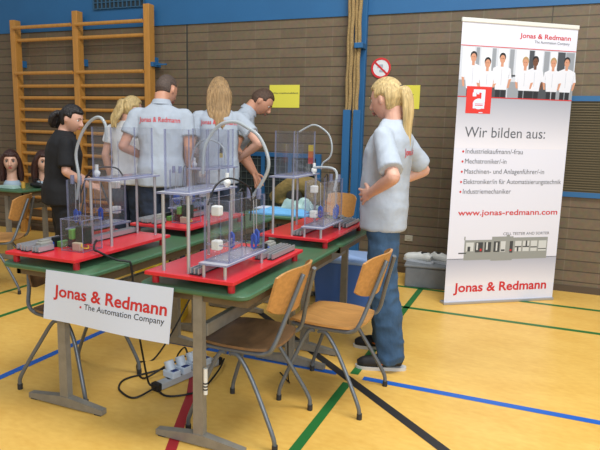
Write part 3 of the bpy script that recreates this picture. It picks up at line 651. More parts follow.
pts = [(-0.27, 0.02, 0.06), (-0.17, 0.0, 0.13), (-0.06, -0.01, 0.19), (0.04, -0.01, 0.20), (0.13, 0.0, 0.16), (0.21, 0.01, 0.07)]
tube(bm, pts, [0.05, 0.075, 0.085, 0.08, 0.09, 0.06], 12, 5); tube(bm, [(0.1, -0.04, 0.14), (0.16, -0.05, 0.08), (0.19, -0.05, 0.05)], [0.06, 0.06, 0.045], 10, 4)
ball(bm, (-0.02, 0.03, 0.09), (0.2, 0.07, 0.09)); ball(bm, (0.0, 0.0, 0.04), (0.24, 0.08, 0.04))
voxel('shell', bm, 0.014, 3, mat('olive_fabric', (128, 108, 58), 0.8, var=0.25, scale=14, bump=0.9, bscale=26), t)
bm = bmesh.new(); ball(bm, (-0.03, -0.065, 0.10), (0.075, 0.03, 0.075)); build('lining', bm, mat('dark_lining', (40, 38, 34), 0.8), t, 60)
bm = bmesh.new(); box(bm, -0.10, 0.10, -0.075, 0.075, 0, 0.012, 0.003); o = build('leaflet_stack', bm, PAPER); o.location = (-2.085, 4.43, TH+0.0005); tag(o, 'white papers on the left side of the back table beside the jacket', 'papers')

# grey box with white trainers by the wall, behind the banner
t = tag(empty('floor_box', (-0.72, 5.42, 0), radians(6)), 'low grey box on the floor by the wall, behind the tall banner', 'box')
bm = bmesh.new(); box(bm, -0.36, 0.36, -0.17, 0.17, 0.0, 0.19, 0.012); build('body', bm, mat('box_grey', (112, 116, 120), 0.6, var=0.08), t)
bm = bmesh.new(); box(bm, -0.37, 0.37, -0.18, 0.18, 0.19, 0.215, 0.008); build('lid', bm, mat('lid_grey', (126, 130, 134), 0.6, var=0.08), t)
def trainer(loc, rz, label, body_m, tilt=0.0):
    t = tag(empty('trainer', loc, rz), label, 'shoe', 'white trainers on the grey box')
    bm = bmesh.new(); shoe_shape(bm, 0.0); voxel('upper', bm, 0.007, 3, body_m, t)
    bm = bmesh.new(); sole_shape(bm); build('sole', bm, mat('sole_grey', (190, 194, 198), 0.6), t, 50)
    bm = bmesh.new(); ball(bm, (0.0, -0.055, 0.088), (0.026, 0.045, 0.012)); build('opening', bm, BLACKP, t, 60)
def shoe_shape(bm, dz):
    tube(bm, [(0, -0.125, 0.045), (0, -0.09, 0.055), (0, -0.02, 0.052), (0, 0.05, 0.042), (0, 0.11, 0.034), (0, 0.145, 0.028)], [0.028, 0.038, 0.04, 0.043, 0.038, 0.02], 14, 3)
    tube(bm, [(0, -0.075, 0.05), (0, -0.07, 0.095)], [0.036, 0.033], 12)
    tube(bm, [(0, -0.03, 0.07), (0, 0.06, 0.05)], [0.032, 0.026], 12)
def sole_shape(bm):
    out = [(0.032*c if y < 0 else 0.04*c, y) for c, y in ()]
    pts = []
    prof = [(-0.15, 0.012), (-0.135, 0.026), (-0.09, 0.034), (-0.02, 0.034), (0.05, 0.043), (0.1, 0.04), (0.14, 0.024), (0.155, 0.008)]
    o2 = [(w, y) for y, w in prof]+[(-w, y) for y, w in reversed(prof)]
    rings_loft(bm, [[Vector((x, y, z)) for x, y in o2] for z in (0.0, 0.02)])
trainer((-0.97, 5.37, 0.2155), radians(75), 'white trainer lying left on the grey box behind the banner', WHITEP)
trainer((-0.75, 5.40, 0.2155), radians(-110), 'white trainer with dark opening right on the grey box behind the banner', WHITEP)

# ------------------------------------------------------------------ mannequin table at the far left
make_table(-5.02, 4.25, 4.95, 0.60, 'green table at the far left carrying two mannequin heads')
for i, (x, y, sx, sy, sz, m, lab, cat, nm) in enumerate((
        (-5.0, 4.38, 0.10, 0.05, 0.03, mat('pale_mint', (178, 208, 200), 0.5), 'pale mint folded towel on the mannequin table', 'towel', 'towel'),
        (-4.9, 4.46, 0.02, 0.02, 0.055, mat('brass_yellow', (206, 164, 70), 0.4), 'small yellow can on the mannequin table', 'can', 'can'),
        (-4.80, 4.55, 0.09, 0.06, 0.03, BLACKP, 'black hair tool bag on the right of the mannequin table', 'bag', 'tool_bag'),
        (-5.2, 4.36, 0.07, 0.05, 0.02, PAPER, 'white leaflet pile at the left of the mannequin table', 'papers', 'leaflet_pile'))):
    bm = bmesh.new()
    if nm == 'can':
        cyl(bm, (0, 0, 0), (0, 0, sz), sx, 16); cyl(bm, (0, 0, sz), (0, 0, sz+0.006), sx*0.8, 16)
    elif nm == 'tool_bag':
        tube(bm, [(-sx, 0, sz), (-sx*0.5, 0.01, sz), (sx*0.4, -0.01, sz), (sx, 0, sz*0.9)], [0.02, sz, sz, 0.016], 12, 4); tube(bm, [(-0.04, 0, 2*sz-0.004), (-0.03, 0, 2*sz+0.03), (0.03, 0, 2*sz+0.03), (0.04, 0, 2*sz-0.006)], 0.005, 8, 4)
    else:
        for k in range(3): box(bm, -sx+0.006*k, sx-0.004*k, -sy+0.003*k, sy-0.005*k, k*sz/3+0.0003, (k+1)*sz/3, 0.003)
    o = build(nm, bm, m, None, 50); o.location = (x, y, TH+0.0008); tag(o, lab, cat)

# ------------------------------------------------------------------ roll-up banner
BW, BH = 1.03, 2.29
banner = tag(empty('roll_up_banner', (-0.637, 4.797, 0), radians(35.4)), 'tall white roll-up advertising banner standing right of the woman in jeans', 'banner')
def gradient_mat(name, z0, z1, c0, c1):
    m = bpy.data.materials.new(name); m.use_nodes = True; nt = m.node_tree; b = nt.nodes['Principled BSDF']
    tc = nt.nodes.new('ShaderNodeTexCoord'); sx = nt.nodes.new('ShaderNodeSeparateXYZ'); mr = nt.nodes.new('ShaderNodeMapRange'); r = nt.nodes.new('ShaderNodeValToRGB')
    nt.links.new(tc.outputs['Object'], sx.inputs[0]); nt.links.new(sx.outputs[2], mr.inputs[0]); mr.inputs[1].default_value = z0; mr.inputs[2].default_value = z1
    r.color_ramp.elements[0].color = lin(c0); r.color_ramp.elements[1].color = lin(c1); nt.links.new(mr.outputs[0], r.inputs[0]); nt.links.new(r.outputs[0], b.inputs['Base Color']); b.inputs['Roughness'].default_value = 0.55
    return m
BANW = mat('banner_white', (226, 228, 241), 0.5)
bm = bmesh.new(); box(bm, 0, BW, 0.0, 0.002, 0.02, 2.27); build('printed_sheet', bm, BANW, banner)
bm = bmesh.new(); box(bm, -0.005, BW+0.005, -0.008, 0.012, 2.265, 2.297, 0.004); build('top_rail', bm, mat('rail_white', (226, 226, 218), 0.4), banner)
bm = bmesh.new(); box(bm, -0.005, BW+0.005, -0.015, 0.07, 0.0, 0.022, 0.004); cas = build('cassette', bm, ALU, banner)
for x in (0.15, BW-0.19):
    bm = bmesh.new(); box(bm, x, x+0.04, 0.07, 0.24, 0.0, 0.012); build('support_foot', bm, ALU, cas)
bm = bmesh.new(); cyl(bm, (BW/2, 0.04, 0.02), (BW/2, 0.012, 2.27), 0.01, 10); build('support_pole', bm, ALU, banner, 50)
def flat(name, quads, mats, y, dy=0.0):
    bm = bmesh.new()
    for iq, q in enumerate(quads):
        f = bm.faces.new([bm.verts.new((p[0], y-dy*iq, p[1])) for p in q[0]]); f.material_index = q[1]
    for f in bm.faces:
        f.normal_update()
        if f.normal.y > 0: f.normal_flip()
    me = bpy.data.meshes.new(name); bm.to_mesh(me); bm.free(); return link_mesh(name, me, mats, banner)
def R4(a, b, c, d): return [(a, c), (b, c), (b, d), (a, d)]
def ell(cx, cz, rx, rz, n=18): return [(cx+rx*cos(2*pi*k/n), cz+rz*sin(2*pi*k/n)) for k in range(n)]
flat('grey_tint', [(R4(0.0, BW, 1.30, 1.70), 0)], [gradient_mat('banner_tint', 1.30, 1.70, (232, 231, 240), (168, 172, 184))], -0.0004)
flat('ground_tint', [(R4(0.0, BW, 0.16, 0.388), 0), (R4(0, BW, 0.384, 0.39), 1)], [gradient_mat('banner_ground', 0.16, 0.388, (232, 231, 240), (176, 180, 196)), mat('banner_line', (122, 124, 134), 0.5)], -0.0005)
# group photograph: workshop backdrop with seven people in white polo shirts
PC = [mat('photo_wall', (206, 212, 222), 0.5), mat('photo_grey', (150, 156, 164), 0.5), mat('photo_pale', (228, 232, 238), 0.5), mat('photo_dark', (76, 80, 86), 0.5), INKR, mat('photo_floor', (132, 136, 140), 0.5)]
q = [(R4(0, BW, 1.70, 2.092), 0)]
flat('photo_backdrop', q, PC, -0.0006)
q = []
for x0, x1, c in ((0.02, 0.12, 2), (0.135, 0.165, 1), (0.18, 0.27, 2), (0.275, 0.31, 1), (0.33, 0.42, 2), (0.43, 0.47, 1), (0.49, 0.60, 2), (0.605, 0.65, 3), (0.66, 0.73, 2), (0.74, 0.79, 1), (0.80, 0.86, 2), (0.865, 0.935, 3), (0.94, 1.02, 1)): q.append((R4(x0, x1, 1.86, 2.08), c))
for x0, x1, c in ((0.0, 0.2, 1), (0.22, 0.42, 3), (0.43, 0.62, 1), (0.63, 0.82, 3), (0.83, BW, 1)): q.append((R4(x0, x1, 1.705, 1.83), c))
for x0 in (0.05, 0.2, 0.42, 0.61, 0.76): q.append((R4(x0, x0+0.08, 1.87, 1.885), 3))
flat('photo_machines', q, PC, -0.0008)
PS = [SKIN, mat('photo_shirt', (224, 227, 236), 0.6), mat('photo_trousers', (42, 43, 48), 0.6), DARKH, mat('photo_fair_hair', (176, 146, 100), 0.6), mat('photo_brown_skin', (112, 74, 54), 0.6), mat('photo_shirt_fold', (190, 196, 208), 0.6)]
for i, (cx, hz, hair, sk, w) in enumerate(((0.115, 2.005, 3, 0, 0.072), (0.24, 1.965, 3, 0, 0.066), (0.368, 2.005, 3, 0, 0.068), (0.575, 1.985, 4, 0, 0.062), (0.665, 1.995, 3, 5, 0.066), (0.83, 1.99, 4, 0, 0.066), (0.955, 2.0, 3, 0, 0.074))):
    w *= 1.14; sh = hz-0.062; q = []; q2 = []
    q.append((R4(cx-0.045, cx-0.004, 1.704, 1.775), 2)); q.append((R4(cx+0.004, cx+0.045, 1.704, 1.775), 2))
    q.append(([(cx-w-0.012, sh-0.09), (cx-w+0.01, sh-0.09), (cx-w+0.018, 1.78), (cx-w+0.0, 1.78)], sk)); q.append(([(cx+w+0.012, sh-0.09), (cx+w-0.01, sh-0.09), (cx+w-0.024, 1.78), (cx+w-0.006, 1.78)], sk))
    q.append(([(cx-0.05, 1.765), (cx+0.05, 1.765), (cx+w-0.008, sh-0.03), (cx+w-0.012, sh-0.095), (cx+w+0.014, sh-0.09), (cx+w, sh-0.012), (cx+0.025, sh+0.012), (cx-0.025, sh+0.012), (cx-w, sh-0.012), (cx-w-0.014, sh-0.09), (cx-w+0.012, sh-0.095), (cx-w+0.008, sh-0.03)], 1))
    q2.append((R4(cx-0.012, cx+0.012, sh, hz-0.025), sk)); q2.append((ell(cx, hz+0.012, 0.029, 0.034), hair)); q2.append((ell(cx, hz-0.004, 0.024, 0.033), sk))
    q2.append((R4(cx-0.002, cx+0.002, 1.80, sh-0.02), 6)); q2.append((R4(cx-0.011, cx-0.005, hz+0.0, hz+0.004), 3)); q2.append((R4(cx+0.005, cx+0.011, hz, hz+0.004), 3))
    flat('photo_person', q+q2, PS, -0.0010-0.0001*(i % 2), 0.000015)
flat('photo_rule', [(R4(0, BW, 2.088, 2.094), 0), (R4(0, BW, 1.697, 1.705), 0)], [INKR], -0.0015)
# red logo square with the white angular emblem
flat('logo_square', [(R4(0.074, 0.293, 1.573, 1.783), 0)], [mat('logo_red', (222, 58, 50), 0.5)], -0.0016)
lq = [([(0.128, 1.705), (0.160, 1.705), (0.160, 1.735), (0.128, 1.735)], 0), (R4(0.135, 0.238, 1.735, 1.760), 0), (R4(0.165, 0.185, 1.722, 1.735), 0), (R4(0.205, 0.238, 1.66, 1.735), 0), (ell(0.186, 1.648, 0.052, 0.042, 20), 0), (R4(0.136, 0.236, 1.612, 1.655), 0), (R4(0.19, 0.225, 1.578, 1.584), 0)]
for k, v in enumerate(lq): flat('emblem', [v], [PAPER], -0.0019-0.00002*k)
flat('emblem_window', [(R4(0.152, 0.222, 1.634, 1.640), 0), (R4(0.152, 0.222, 1.646, 1.650), 0)], [mat('logo_red', (222, 58, 50), 0.5)], -0.0022)
def bt(name, m, items, y=-0.0014):
    bm = bmesh.new()
    for (tx, a, b_, c, d, bold) in items: add_text(bm, tx, a, b_, c, d, y, 0, bold)
    me = bpy.data.meshes.new(name); bm.to_mesh(me); bm.free(); return link_mesh(name, me, m, banner)
bt('company_name', INKR, [('Jonas & Redmann', 0.505, 0.968, 2.174, 2.212, 0.016)])
bt('tagline', INKG, [('The Automation Company', 0.640, 0.962, 2.138, 2.160, 0.0)])
bt('headline', INKG, [('Wir bilden aus:', 0.082, 0.812, 1.386, 1.473, 0.0)])
rows = [('Industriekaufmann/-frau', 1.275, 0.618), ('Mechatroniker/-in', 1.195, 0.475), ('Maschinen- und Anlagenführer/-in', 1.113, 0.835), ('Elektroniker/in für Automatisierungstechnik', 1.030, 1.005), ('Industriemechaniker', 0.950, 0.538)]
for tx, z, xe in rows:
    bt('list_line', INKG, [(tx, 0.102, xe, z-0.019, z+0.022, 0.0)])
    flat('bullet', [(ell(0.080, z-0.004, 0.009, 0.009, 12), 0)], [INKR], -0.0014)
bt('web_address', INKR, [('www.jonas-redmann.com', 0.072, 0.998, 0.752, 0.800, 0.014)])
bt('machine_caption', INKG, [('CELL TESTER AND SORTER', 0.50, 0.94, 0.582, 0.606, 0.0)])
bt('company_name', INKR, [('Jonas & Redmann', 0.078, 0.958, 0.105, 0.185, 0.024)])
# printed picture of the long machine
MC = [mat('machine_grey', (150, 154, 152), 0.5), mat('machine_dark', (64, 68, 72), 0.5), mat('machine_light', (206, 210, 210), 0.5), INKR]
q = [(R4(0.15, 0.42, 0.375, 0.545), 0), (R4(0.40, 0.60, 0.365, 0.57), 0), (R4(0.60, 0.93, 0.375, 0.56), 0), (R4(0.535, 0.565, 0.57, 0.582), 0), (R4(0.10, 0.17, 0.43, 0.44), 1), (R4(0.145, 0.156, 0.545, 0.575), 0)]

for x0, x1, z0, z1, c in ((0.165, 0.235, 0.45, 0.525, 2), (0.25, 0.32, 0.44, 0.525, 1), (0.335, 0.395, 0.44, 0.525, 1), (0.42, 0.475, 0.44, 0.53, 1), (0.485, 0.53, 0.44, 0.53, 2), (0.57, 0.60, 0.43, 0.53, 1), (0.62, 0.68, 0.44, 0.53, 2), (0.695, 0.755, 0.44, 0.53, 2), (0.77, 0.83, 0.44, 0.53, 2), (0.845, 0.92, 0.44, 0.53, 2)): q.append((R4(x0, x1, z0, z1), c))

for x0, x1, z0, z1, c in ((0.18, 0.205, 0.45, 0.49, 1), (0.26, 0.275, 0.46, 0.52, 2), (0.295, 0.31, 0.45, 0.47, 3), (0.35, 0.365, 0.46, 0.525, 2), (0.44, 0.455, 0.45, 0.52, 2), (0.49, 0.525, 0.445, 0.46, 1), (0.575, 0.59, 0.445, 0.46, 3), (0.62, 0.68, 0.475, 0.485, 1), (0.64, 0.655, 0.44, 0.475, 1), (0.695, 0.755, 0.475, 0.485, 1), (0.72, 0.735, 0.485, 0.53, 1), (0.77, 0.83, 0.47, 0.48, 1), (0.845, 0.92, 0.455, 0.462, 1)): q.append((R4(x0, x1, z0, z1), c))
flat('machine_picture', q, MC, -0.0008, 0.00002)
#PART4

# ------------------------------------------------------------------ people
def sstep(a, b, x):
    t = max(0.0, min(1.0, (x-a)/(b-a))); return t*t*(3-2*t)
def ering(cx, cy, z, rx, ry, n=28, p=2.3, back=1.0):
    out = []
    for k in range(n):
        a = 2*pi*k/n; c, s_ = cos(a), sin(a)
        x = math.copysign(abs(c)**(2/p), c)*rx; y = math.copysign(abs(s_)**(2/p), s_)*ry
        if y < 0: y *= back
        out.append(Vector((cx+x, cy+y, z)))
    return out
def head_pt(d, grow=0.0):
    """point of the head surface in unit direction d (y forward), head centre at the origin, chin at z -0.118"""
    x, y, z = d
    hx, hy, hz = 0.074, 0.095, 0.117
    p = Vector((x*hx, y*hy, z*hz))
    if z < 0:
        k = (-z)**1.6; p.x *= 1-0.36*k
        if y > 0: p.y *= 1+0.04*k
        else: p.y *= 1-0.42*k
    if y < 0 and z > -0.2: p.y *= 1.06
    n_ = Vector(d)
    return p+n_*grow
def head_bm(bm):
    r = bmesh.ops.create_uvsphere(bm, u_segments=40, v_segments=28, radius=1.0)
    for v in r['verts']:
        d = v.co.normalized(); p = head_pt(d)
        # eye sockets, cheeks
        for s in (-1, 1):
            g = math.exp(-(((p.x-s*0.031)/0.017)**2+((p.z-0.006)/0.012)**2)) if p.y > 0 else 0
            p.y -= 0.008*g
            g = math.exp(-(((p.x-s*0.036)/0.02)**2+((p.z+0.035)/0.022)**2)) if p.y > 0 else 0
            p.y += 0.004*g
        g = math.exp(-((p.x/0.05)**2+((p.z-0.026)/0.010)**2)) if p.y > 0 else 0
        p.y += 0.004*g
        g = math.exp(-((p.x/0.022)**2+((p.z+0.103)/0.016)**2)) if p.y > 0 else 0
        p.y += 0.008*g
        g = math.exp(-((p.x/0.026)**2+((p.z+0.062)/0.014)**2)) if p.y > 0 else 0
        p.y += 0.005*g
        v.co = p
    tube(bm, [(0, 0.088, 0.018), (0, 0.103, -0.008), (0, 0.113, -0.026), (0, 0.098, -0.040)], [0.007, 0.009, 0.012, 0.009], 10, 3)
    for s in (-1, 1):
        ball(bm, (s*0.011, 0.097, -0.033), (0.008, 0.009, 0.007), 10)
        ball(bm, (s*0.075, -0.008, -0.008), (0.009, 0.018, 0.031), 14, Matrix.Rotation(s*0.35, 3, 'Z') @ Matrix.Rotation(-0.15, 3, 'X'))
def cap_bm(bm, grow, hairline=0.55, nape=-0.62, side=0.05, vol_back=0.0):
    """hair shell: outside the skull where hair grows, tucked under the skin on the face"""
    r = bmesh.ops.create_uvsphere(bm, u_segments=44, v_segments=30, radius=1.0)
    for v in r['verts']:
        d = v.co.normalized()
        yl = (d.y-0.02)*1.0
        t_face = sstep(hairline-0.18, hairline+0.06, d.z+0.0*d.y) if d.y > 0.35 else None
        front = sstep(0.10, 0.42, d.y)
        zmin = nape*(1-front)+hairline*front
        if abs(d.x) > 0.5 and -0.35 < d.y < 0.25: zmin = max(zmin, side)
        t = sstep(zmin-0.10, zmin+0.08, d.z)
        g = grow*t-0.012*(1-t)+vol_back*t*sstep(0.1, -0.8, d.y)
        v.co = head_pt(d, g)
def hand_bm(bm, wrist, d, n, thumb_dir, curl=0.5, spread=0.12, s=1.0):
    """palm, four fingers and a thumb; d: hand direction, n: palm normal, thumb_dir: side of the thumb"""
    d = Vector(d).normalized(); n = Vector(n); n = (n-d*n.dot(d)).normalized(); side = Vector(thumb_dir); side = (side-d*side.dot(d)-n*side.dot(n)).normalized()
    w = Vector(wrist)
    rings = []
    for f, hw, ht in ((-0.015, 0.024, 0.018), (0.02, 0.031, 0.016), (0.05, 0.038, 0.0145), (0.082, 0.039, 0.012)):
        c = w+d*f*s
        rings.append([c+side*cos(2*pi*k/16)*hw*s+n*sin(2*pi*k/16)*ht*s for k in range(16)])
    rings_loft(bm, rings)
    for i, (o_, L) in enumerate(((0.029, 0.068), (0.010, 0.077), (-0.010, 0.072), (-0.028, 0.056))):
        ang = (1.5-i)*spread; dd = (d*cos(ang)+side*sin(ang)).normalized()
        p = w+d*0.070*s+side*o_*s; pts = [p]; a = 0.0
        for k, (fr, c) in enumerate(((0.30, 0.25), (0.36, 0.9), (0.24, 0.8), (0.18, 0.5))):
            a += curl*c; p = p+(dd*cos(a)+n*sin(a))*(L*fr+(0.02 if k == 0 else 0))*s; pts.append(p)
        tube(bm, pts, [0.0092*s, 0.009*s, 0.0084*s, 0.0078*s, 0.0055*s], 10, 3)
    p0 = w+d*0.022*s+side*0.022*s
    p1 = p0+(d*0.55+side*0.75+n*0.25).normalized()*0.036*s; p2 = p1+(d*0.8+side*0.45+n*0.35).normalized()*0.03*s; p3 = p2+(d*0.9+side*0.2+n*0.4).normalized()*0.024*s
    tube(bm, [p0, p1, p2, p3], [0.0135*s, 0.0115*s, 0.0098*s, 0.0065*s], 10, 3)

def wrinkle(o, amp, sx, sz, seed):
    me = o.data; off = Vector((seed*3.1, seed*5.7, seed*1.3))
    nn = [v.normal.copy() for v in me.vertices]
    for v, n in zip(me.vertices, nn):
        p = Vector((v.co.x*sx, v.co.y*sx, v.co.z*sz))+off
        a = noise.noise(p)+0.5*noise.noise(p*2.3); a = 1-abs(a)*2.2
        v.co += n*amp*a
def person(name_label, loc, rz, H=1.72, male=False, twist=0.0, lean=0.0, head_yaw=0.0, head_pitch=0.0, arms=None, hair='short', hair_m=None, skin=None,
           shirt_m=None, trouser_m=None, hem=0.80, print_txt=None, feet=None, collar=True, sleeve=0.6, vox=0.007, shoe_m=None, belly=0.0, hair_extra=None, stance=0.1, shirt_w=1.0, accent=None):
    skin = skin or SKIN
    k = H/1.72; sw = (0.190 if male else 0.168)*k
    piv = Vector((0, 0, 0.96*k))
    def pose(p):       # lean forward and twist above the hips
        p = Vector(p); w = sstep(0.90*k, 1.28*k, p.z)
        q_ = p-piv
        q_ = Matrix.Rotation(-lean*w, 3, 'X') @ q_
        q_ = Matrix.Rotation(twist*w, 3, 'Z') @ q_
        return q_+piv
    TW = Matrix.Rotation(twist, 3, 'Z') @ Matrix.Rotation(-lean, 3, 'X')
    HR = Matrix.Rotation(head_yaw, 3, 'Z') @ Matrix.Rotation(-head_pitch, 3, 'X')
    neck = Vector((0, -0.012, 1.475*k)); hc = Vector((0, 0.028, 1.602*k))
    def head_T(p): return pose(neck+HR @ (Vector(p)*k+hc-neck))
    def xf(bm, f):
        for v in bm.verts: v.co = f(v.co)
    feet = feet or [(-stance, 0.0, 0.0, 0.12), (stance, 0.0, 0.0, -0.12)]       # x, y, lift, toe-out
    # ---- body: one continuous skin surface
    bm = bmesh.new()
    tor = [(0.80, 0.10, 0.08, 0.0), (0.88, 0.158, 0.108, -0.008), (0.95, 0.164, 0.112, -0.008), (1.06, 0.135, 0.09, 0.0), (1.16, 0.142, 0.098, 0.003), (1.28, 0.155, 0.105, 0.0), (1.37, 0.150, 0.092, -0.006), (1.425, 0.112, 0.068, -0.012), (1.46, 0.06, 0.055, -0.012), (1.50, 0.050, 0.052, -0.006), (1.56, 0.048, 0.053, 0.008)]
    rings_loft(bm, [ering(0, c*k, z*k, a*k*(1.12 if male and z > 1.2 else 1), b*k) for z, a, b, c in tor])
    xf(bm, pose)
    hb = bmesh.new(); head_bm(hb); xf(hb, head_T)
    tube(hb, [pose((0, -0.01, 1.46*k)), pose((0, -0.006, 1.50*k)), head_T((0, -0.02, -0.06)), head_T((0, -0.01, -0.02))], [0.058*k, 0.053*k, 0.052*k, 0.05*k], 16, 3)
    me = bpy.data.meshes.new('t'); hb.to_mesh(me); hb.free(); bm.from_mesh(me); bpy.data.meshes.remove(me)
    legs = []
    for s, (fx, fy, fl, to) in zip((-1, 1), feet):
        hip = Vector((s*0.085*k, -0.005, 0.89*k)); ank = Vector((fx, fy, 0.085+fl)); kn = (hip+ank)/2+Vector((0, 0.022, 0.02)); legs.append((hip, kn, ank, to, fl))
        tube(bm, [hip, hip*0.55+kn*0.45, kn, kn*0.6+ank*0.4+Vector((0, -0.01, 0)), ank, ank-Vector((0, 0, 0.04))], [0.086*k, 0.07*k, 0.052*k, 0.05*k, 0.034*k, 0.034*k], 16, 4)
    arm_pts = []
    for s, a in zip((-1, 1), arms):
        sh = pose((s*sw, -0.012, 1.375*k)); el = pose(piv) + TW @ (Vector(a['elbow'])*k-Vector((0, 0, 0.96*k))); wr = pose(piv) + TW @ (Vector(a['wrist'])*k-Vector((0, 0, 0.96*k)))
        inner = pose((s*0.10*k, -0.01, 1.36*k)); arm_pts.append((inner, sh, el, wr))
        tube(bm, [inner, sh, sh*0.5+el*0.5, el], [0.048*k, 0.048*k, 0.043*k, 0.037*k], 14, 4)
        tube(bm, [el+(sh-el)*0.08, el, el*0.65+wr*0.35, wr, wr+(wr-el).normalized()*0.015], [0.036*k, 0.038*k, 0.038*k, 0.026*k, 0.025*k], 14, 4)
        ball(bm, el, 0.038*k, 12)
        d = TW @ Vector(a['hand']); n = TW @ Vector(a['palm']); th = TW @ Vector(a['thumb'])
        hand_bm(bm, wr, d, n, th, a.get('curl', 0.5), a.get('spread', 0.12), k*0.98)
    root = voxel('person', bm, vox, 2, skin)
    root.location = loc; root.rotation_euler = (0, 0, rz)
    tag(root, name_label, 'person', None)
    # ---- face details
    for s in (-1, 1):
        bm = bmesh.new(); ball(bm, (0, 0, 0), 0.0115*k, 14); xf(bm, lambda p: head_T(Vector(p)/k+Vector((s*0.031, 0.0725, 0.006)))); ey = build('eye', bm, EYEW, root, 60)
        bm = bmesh.new(); ball(bm, (0, 0, 0), (0.0058, 0.003, 0.0058), 12); xf(bm, lambda p: head_T(p+Vector((s*0.031, 0.0832, 0.006)))); build('iris', bm, IRIS, ey, 60)
        bm = bmesh.new(); tube(bm, [(s*0.016, 0.0945, 0.024), (s*0.03, 0.0935, 0.029), (s*0.046, 0.084, 0.024)], [0.003, 0.0035, 0.002], 8, 4); xf(bm, head_T); build('eyebrow', bm, hair_m, root, 60)
    bm = bmesh.new(); tube(bm, [(-0.024, 0.090, -0.062), (-0.01, 0.1005, -0.059), (0, 0.1015, -0.061), (0.01, 0.1005, -0.059), (0.024, 0.090, -0.062)], [0.0015, 0.0045, 0.005, 0.0045, 0.0015], 8, 4)
    tube(bm, [(-0.02, 0.092, -0.067), (0, 0.1005, -0.070), (0.02, 0.092, -0.067)], [0.0015, 0.0055, 0.0015], 8, 4); xf(bm, head_T); build('lips', bm, LIP, root, 60)
    # ---- hair
    bm = bmesh.new()
    if hair == 'short': cap_bm(bm, 0.007, 0.60, -0.45, 0.08)
    elif hair == 'buzz': cap_bm(bm, 0.006, 0.60, -0.38, 0.22)
    else: cap_bm(bm, 0.014, 0.52, -0.62, -0.25 if hair == 'long' else 0.10, 0.006)
    if hair == 'long':
        for i in range(-4, 5):
            x = i*0.019; a = abs(i)/4
            tube(bm, [(x*0.6, -0.085+0.03*a, 0.07), (x*1.0, -0.122+0.035*a, -0.02), (x*1.08, -0.118+0.035*a, -0.12), (x*0.95+0.004, -0.125+0.025*a, -0.22), (x*0.62+0.012, -0.130+0.012*a, -0.29-0.05*abs(sin(i*2.3)))], [0.02, 0.022, 0.021, 0.017, 0.005], 10, 4)
        for s in (-1, 1):
            tube(bm, [(s*0.055, 0.045, 0.075), (s*0.082, 0.01, 0.0), (s*0.086, -0.02, -0.09), (s*0.08, -0.05, -0.17)], [0.016, 0.022, 0.022, 0.008], 10, 4)
    if hair == 'tail':     # straight high ponytail falling down the back
        for i, (x, y) in enumerate(((0, 0), (0.014, 0.004), (-0.014, 0.004), (0.006, -0.014), (-0.006, 0.014))):
            tube(bm, [(x*0.4, -0.095, 0.045), (x, -0.126+y, 0.030), (x*1.2, -0.140+y, -0.02), (x*1.4, -0.138+y*0.8, -0.10), (x*1.3, -0.118+y*0.6, -0.20), (x*0.8+0.004, -0.105+y*0.4, -0.32)], [0.013, 0.017, 0.021, 0.020, 0.015, 0.005], 10, 4)
    if hair == 'curl':
        for i in range(5):
            x = (i-2)*0.014; ph = i*1.3
            tube(bm, [(x*0.4, -0.09, 0.06), (x, -0.125, 0.05)]+[(x*1.5+0.012*sin(ph+j*1.4), -0.14-0.008*j+0.012*cos(ph+j*1.4), 0.0-0.045*j) for j in range(6)], [0.016, 0.022, 0.024, 0.024, 0.023, 0.022, 0.018, 0.008], 10, 4)
    if hair == 'bun':
        for i in range(5):
            x = (i-2)*0.014; ph = i*2.1
            tube(bm, [(x*0.4, -0.09, 0.02), (x*1.2, -0.13, 0.01), (x*1.6+0.008*sin(ph), -0.155, -0.035), (x*1.6, -0.155+0.008*cos(ph), -0.09), (x*1.0, -0.145, -0.13)], [0.018, 0.028, 0.03, 0.026, 0.01], 10, 4)
    xf(bm, head_T); hr = voxel('hair', bm, 0.0055, 1, hair_m, root)
    if hair in ('tail', 'bun', 'curl'):
        bm = bmesh.new(); zc = {'tail': 0.032, 'bun': 0.012, 'curl': 0.055}[hair]
        rr = []
        for a in range(17):
            an = 2*pi*a/16; c = Vector((0.021*cos(an), -0.116, zc+0.021*sin(an)))
            rr.append([c+Vector((0.006*cos(an)*cos(b), 0.007*sin(b), 0.006*sin(an)*cos(b))) for b in [2*pi*j/8 for j in range(8)]])
        rings_loft(bm, rr, cap=False); xf(bm, head_T); build('hair_band', bm, BLACKP, hr, 60)
    # ---- shirt
    bm = bmesh.new(); g = 0.016*k; hz = hem
    prof = [(hz, 0.186, 0.132, -0.004), (hz+0.06, 0.187, 0.134, -0.004), (0.97, 0.184, 0.132, -0.002), (1.06, 0.166, 0.118+belly, 0.004), (1.16, 0.168, 0.120+belly*0.6, 0.005), (1.28, 0.176, 0.126, 0.0), (1.36, 0.172, 0.108, -0.008), (1.405, 0.152, 0.085, -0.012), (1.44, 0.105, 0.070, -0.012), (1.46, 0.076, 0.064, -0.012), (1.475, 0.064, 0.060, -0.012)]
    if not male: prof = [(z, a*0.95, b, c) for z, a, b, c in prof]
    rings_loft(bm, [ering(0, c*k, z*k, a*k*shirt_w*(1.10 if male and z > 1.2 else 1), b*k*shirt_w) for z, a, b, c in prof])
    xf(bm, pose)
    for (inner, sh, el, wr) in arm_pts:
        e = sh+(el-sh)*sleeve
        tube(bm, [inner, sh+(sh-el).normalized()*0.004, sh*0.6+e*0.4, e], [0.060*k, 0.056*k, 0.060*k, 0.067*k], 16, 4)
    shirt = voxel('shirt', bm, 0.009, 3, shirt_m, root)
    wrinkle(shirt, 0.006, 6, 4.5, H*7)
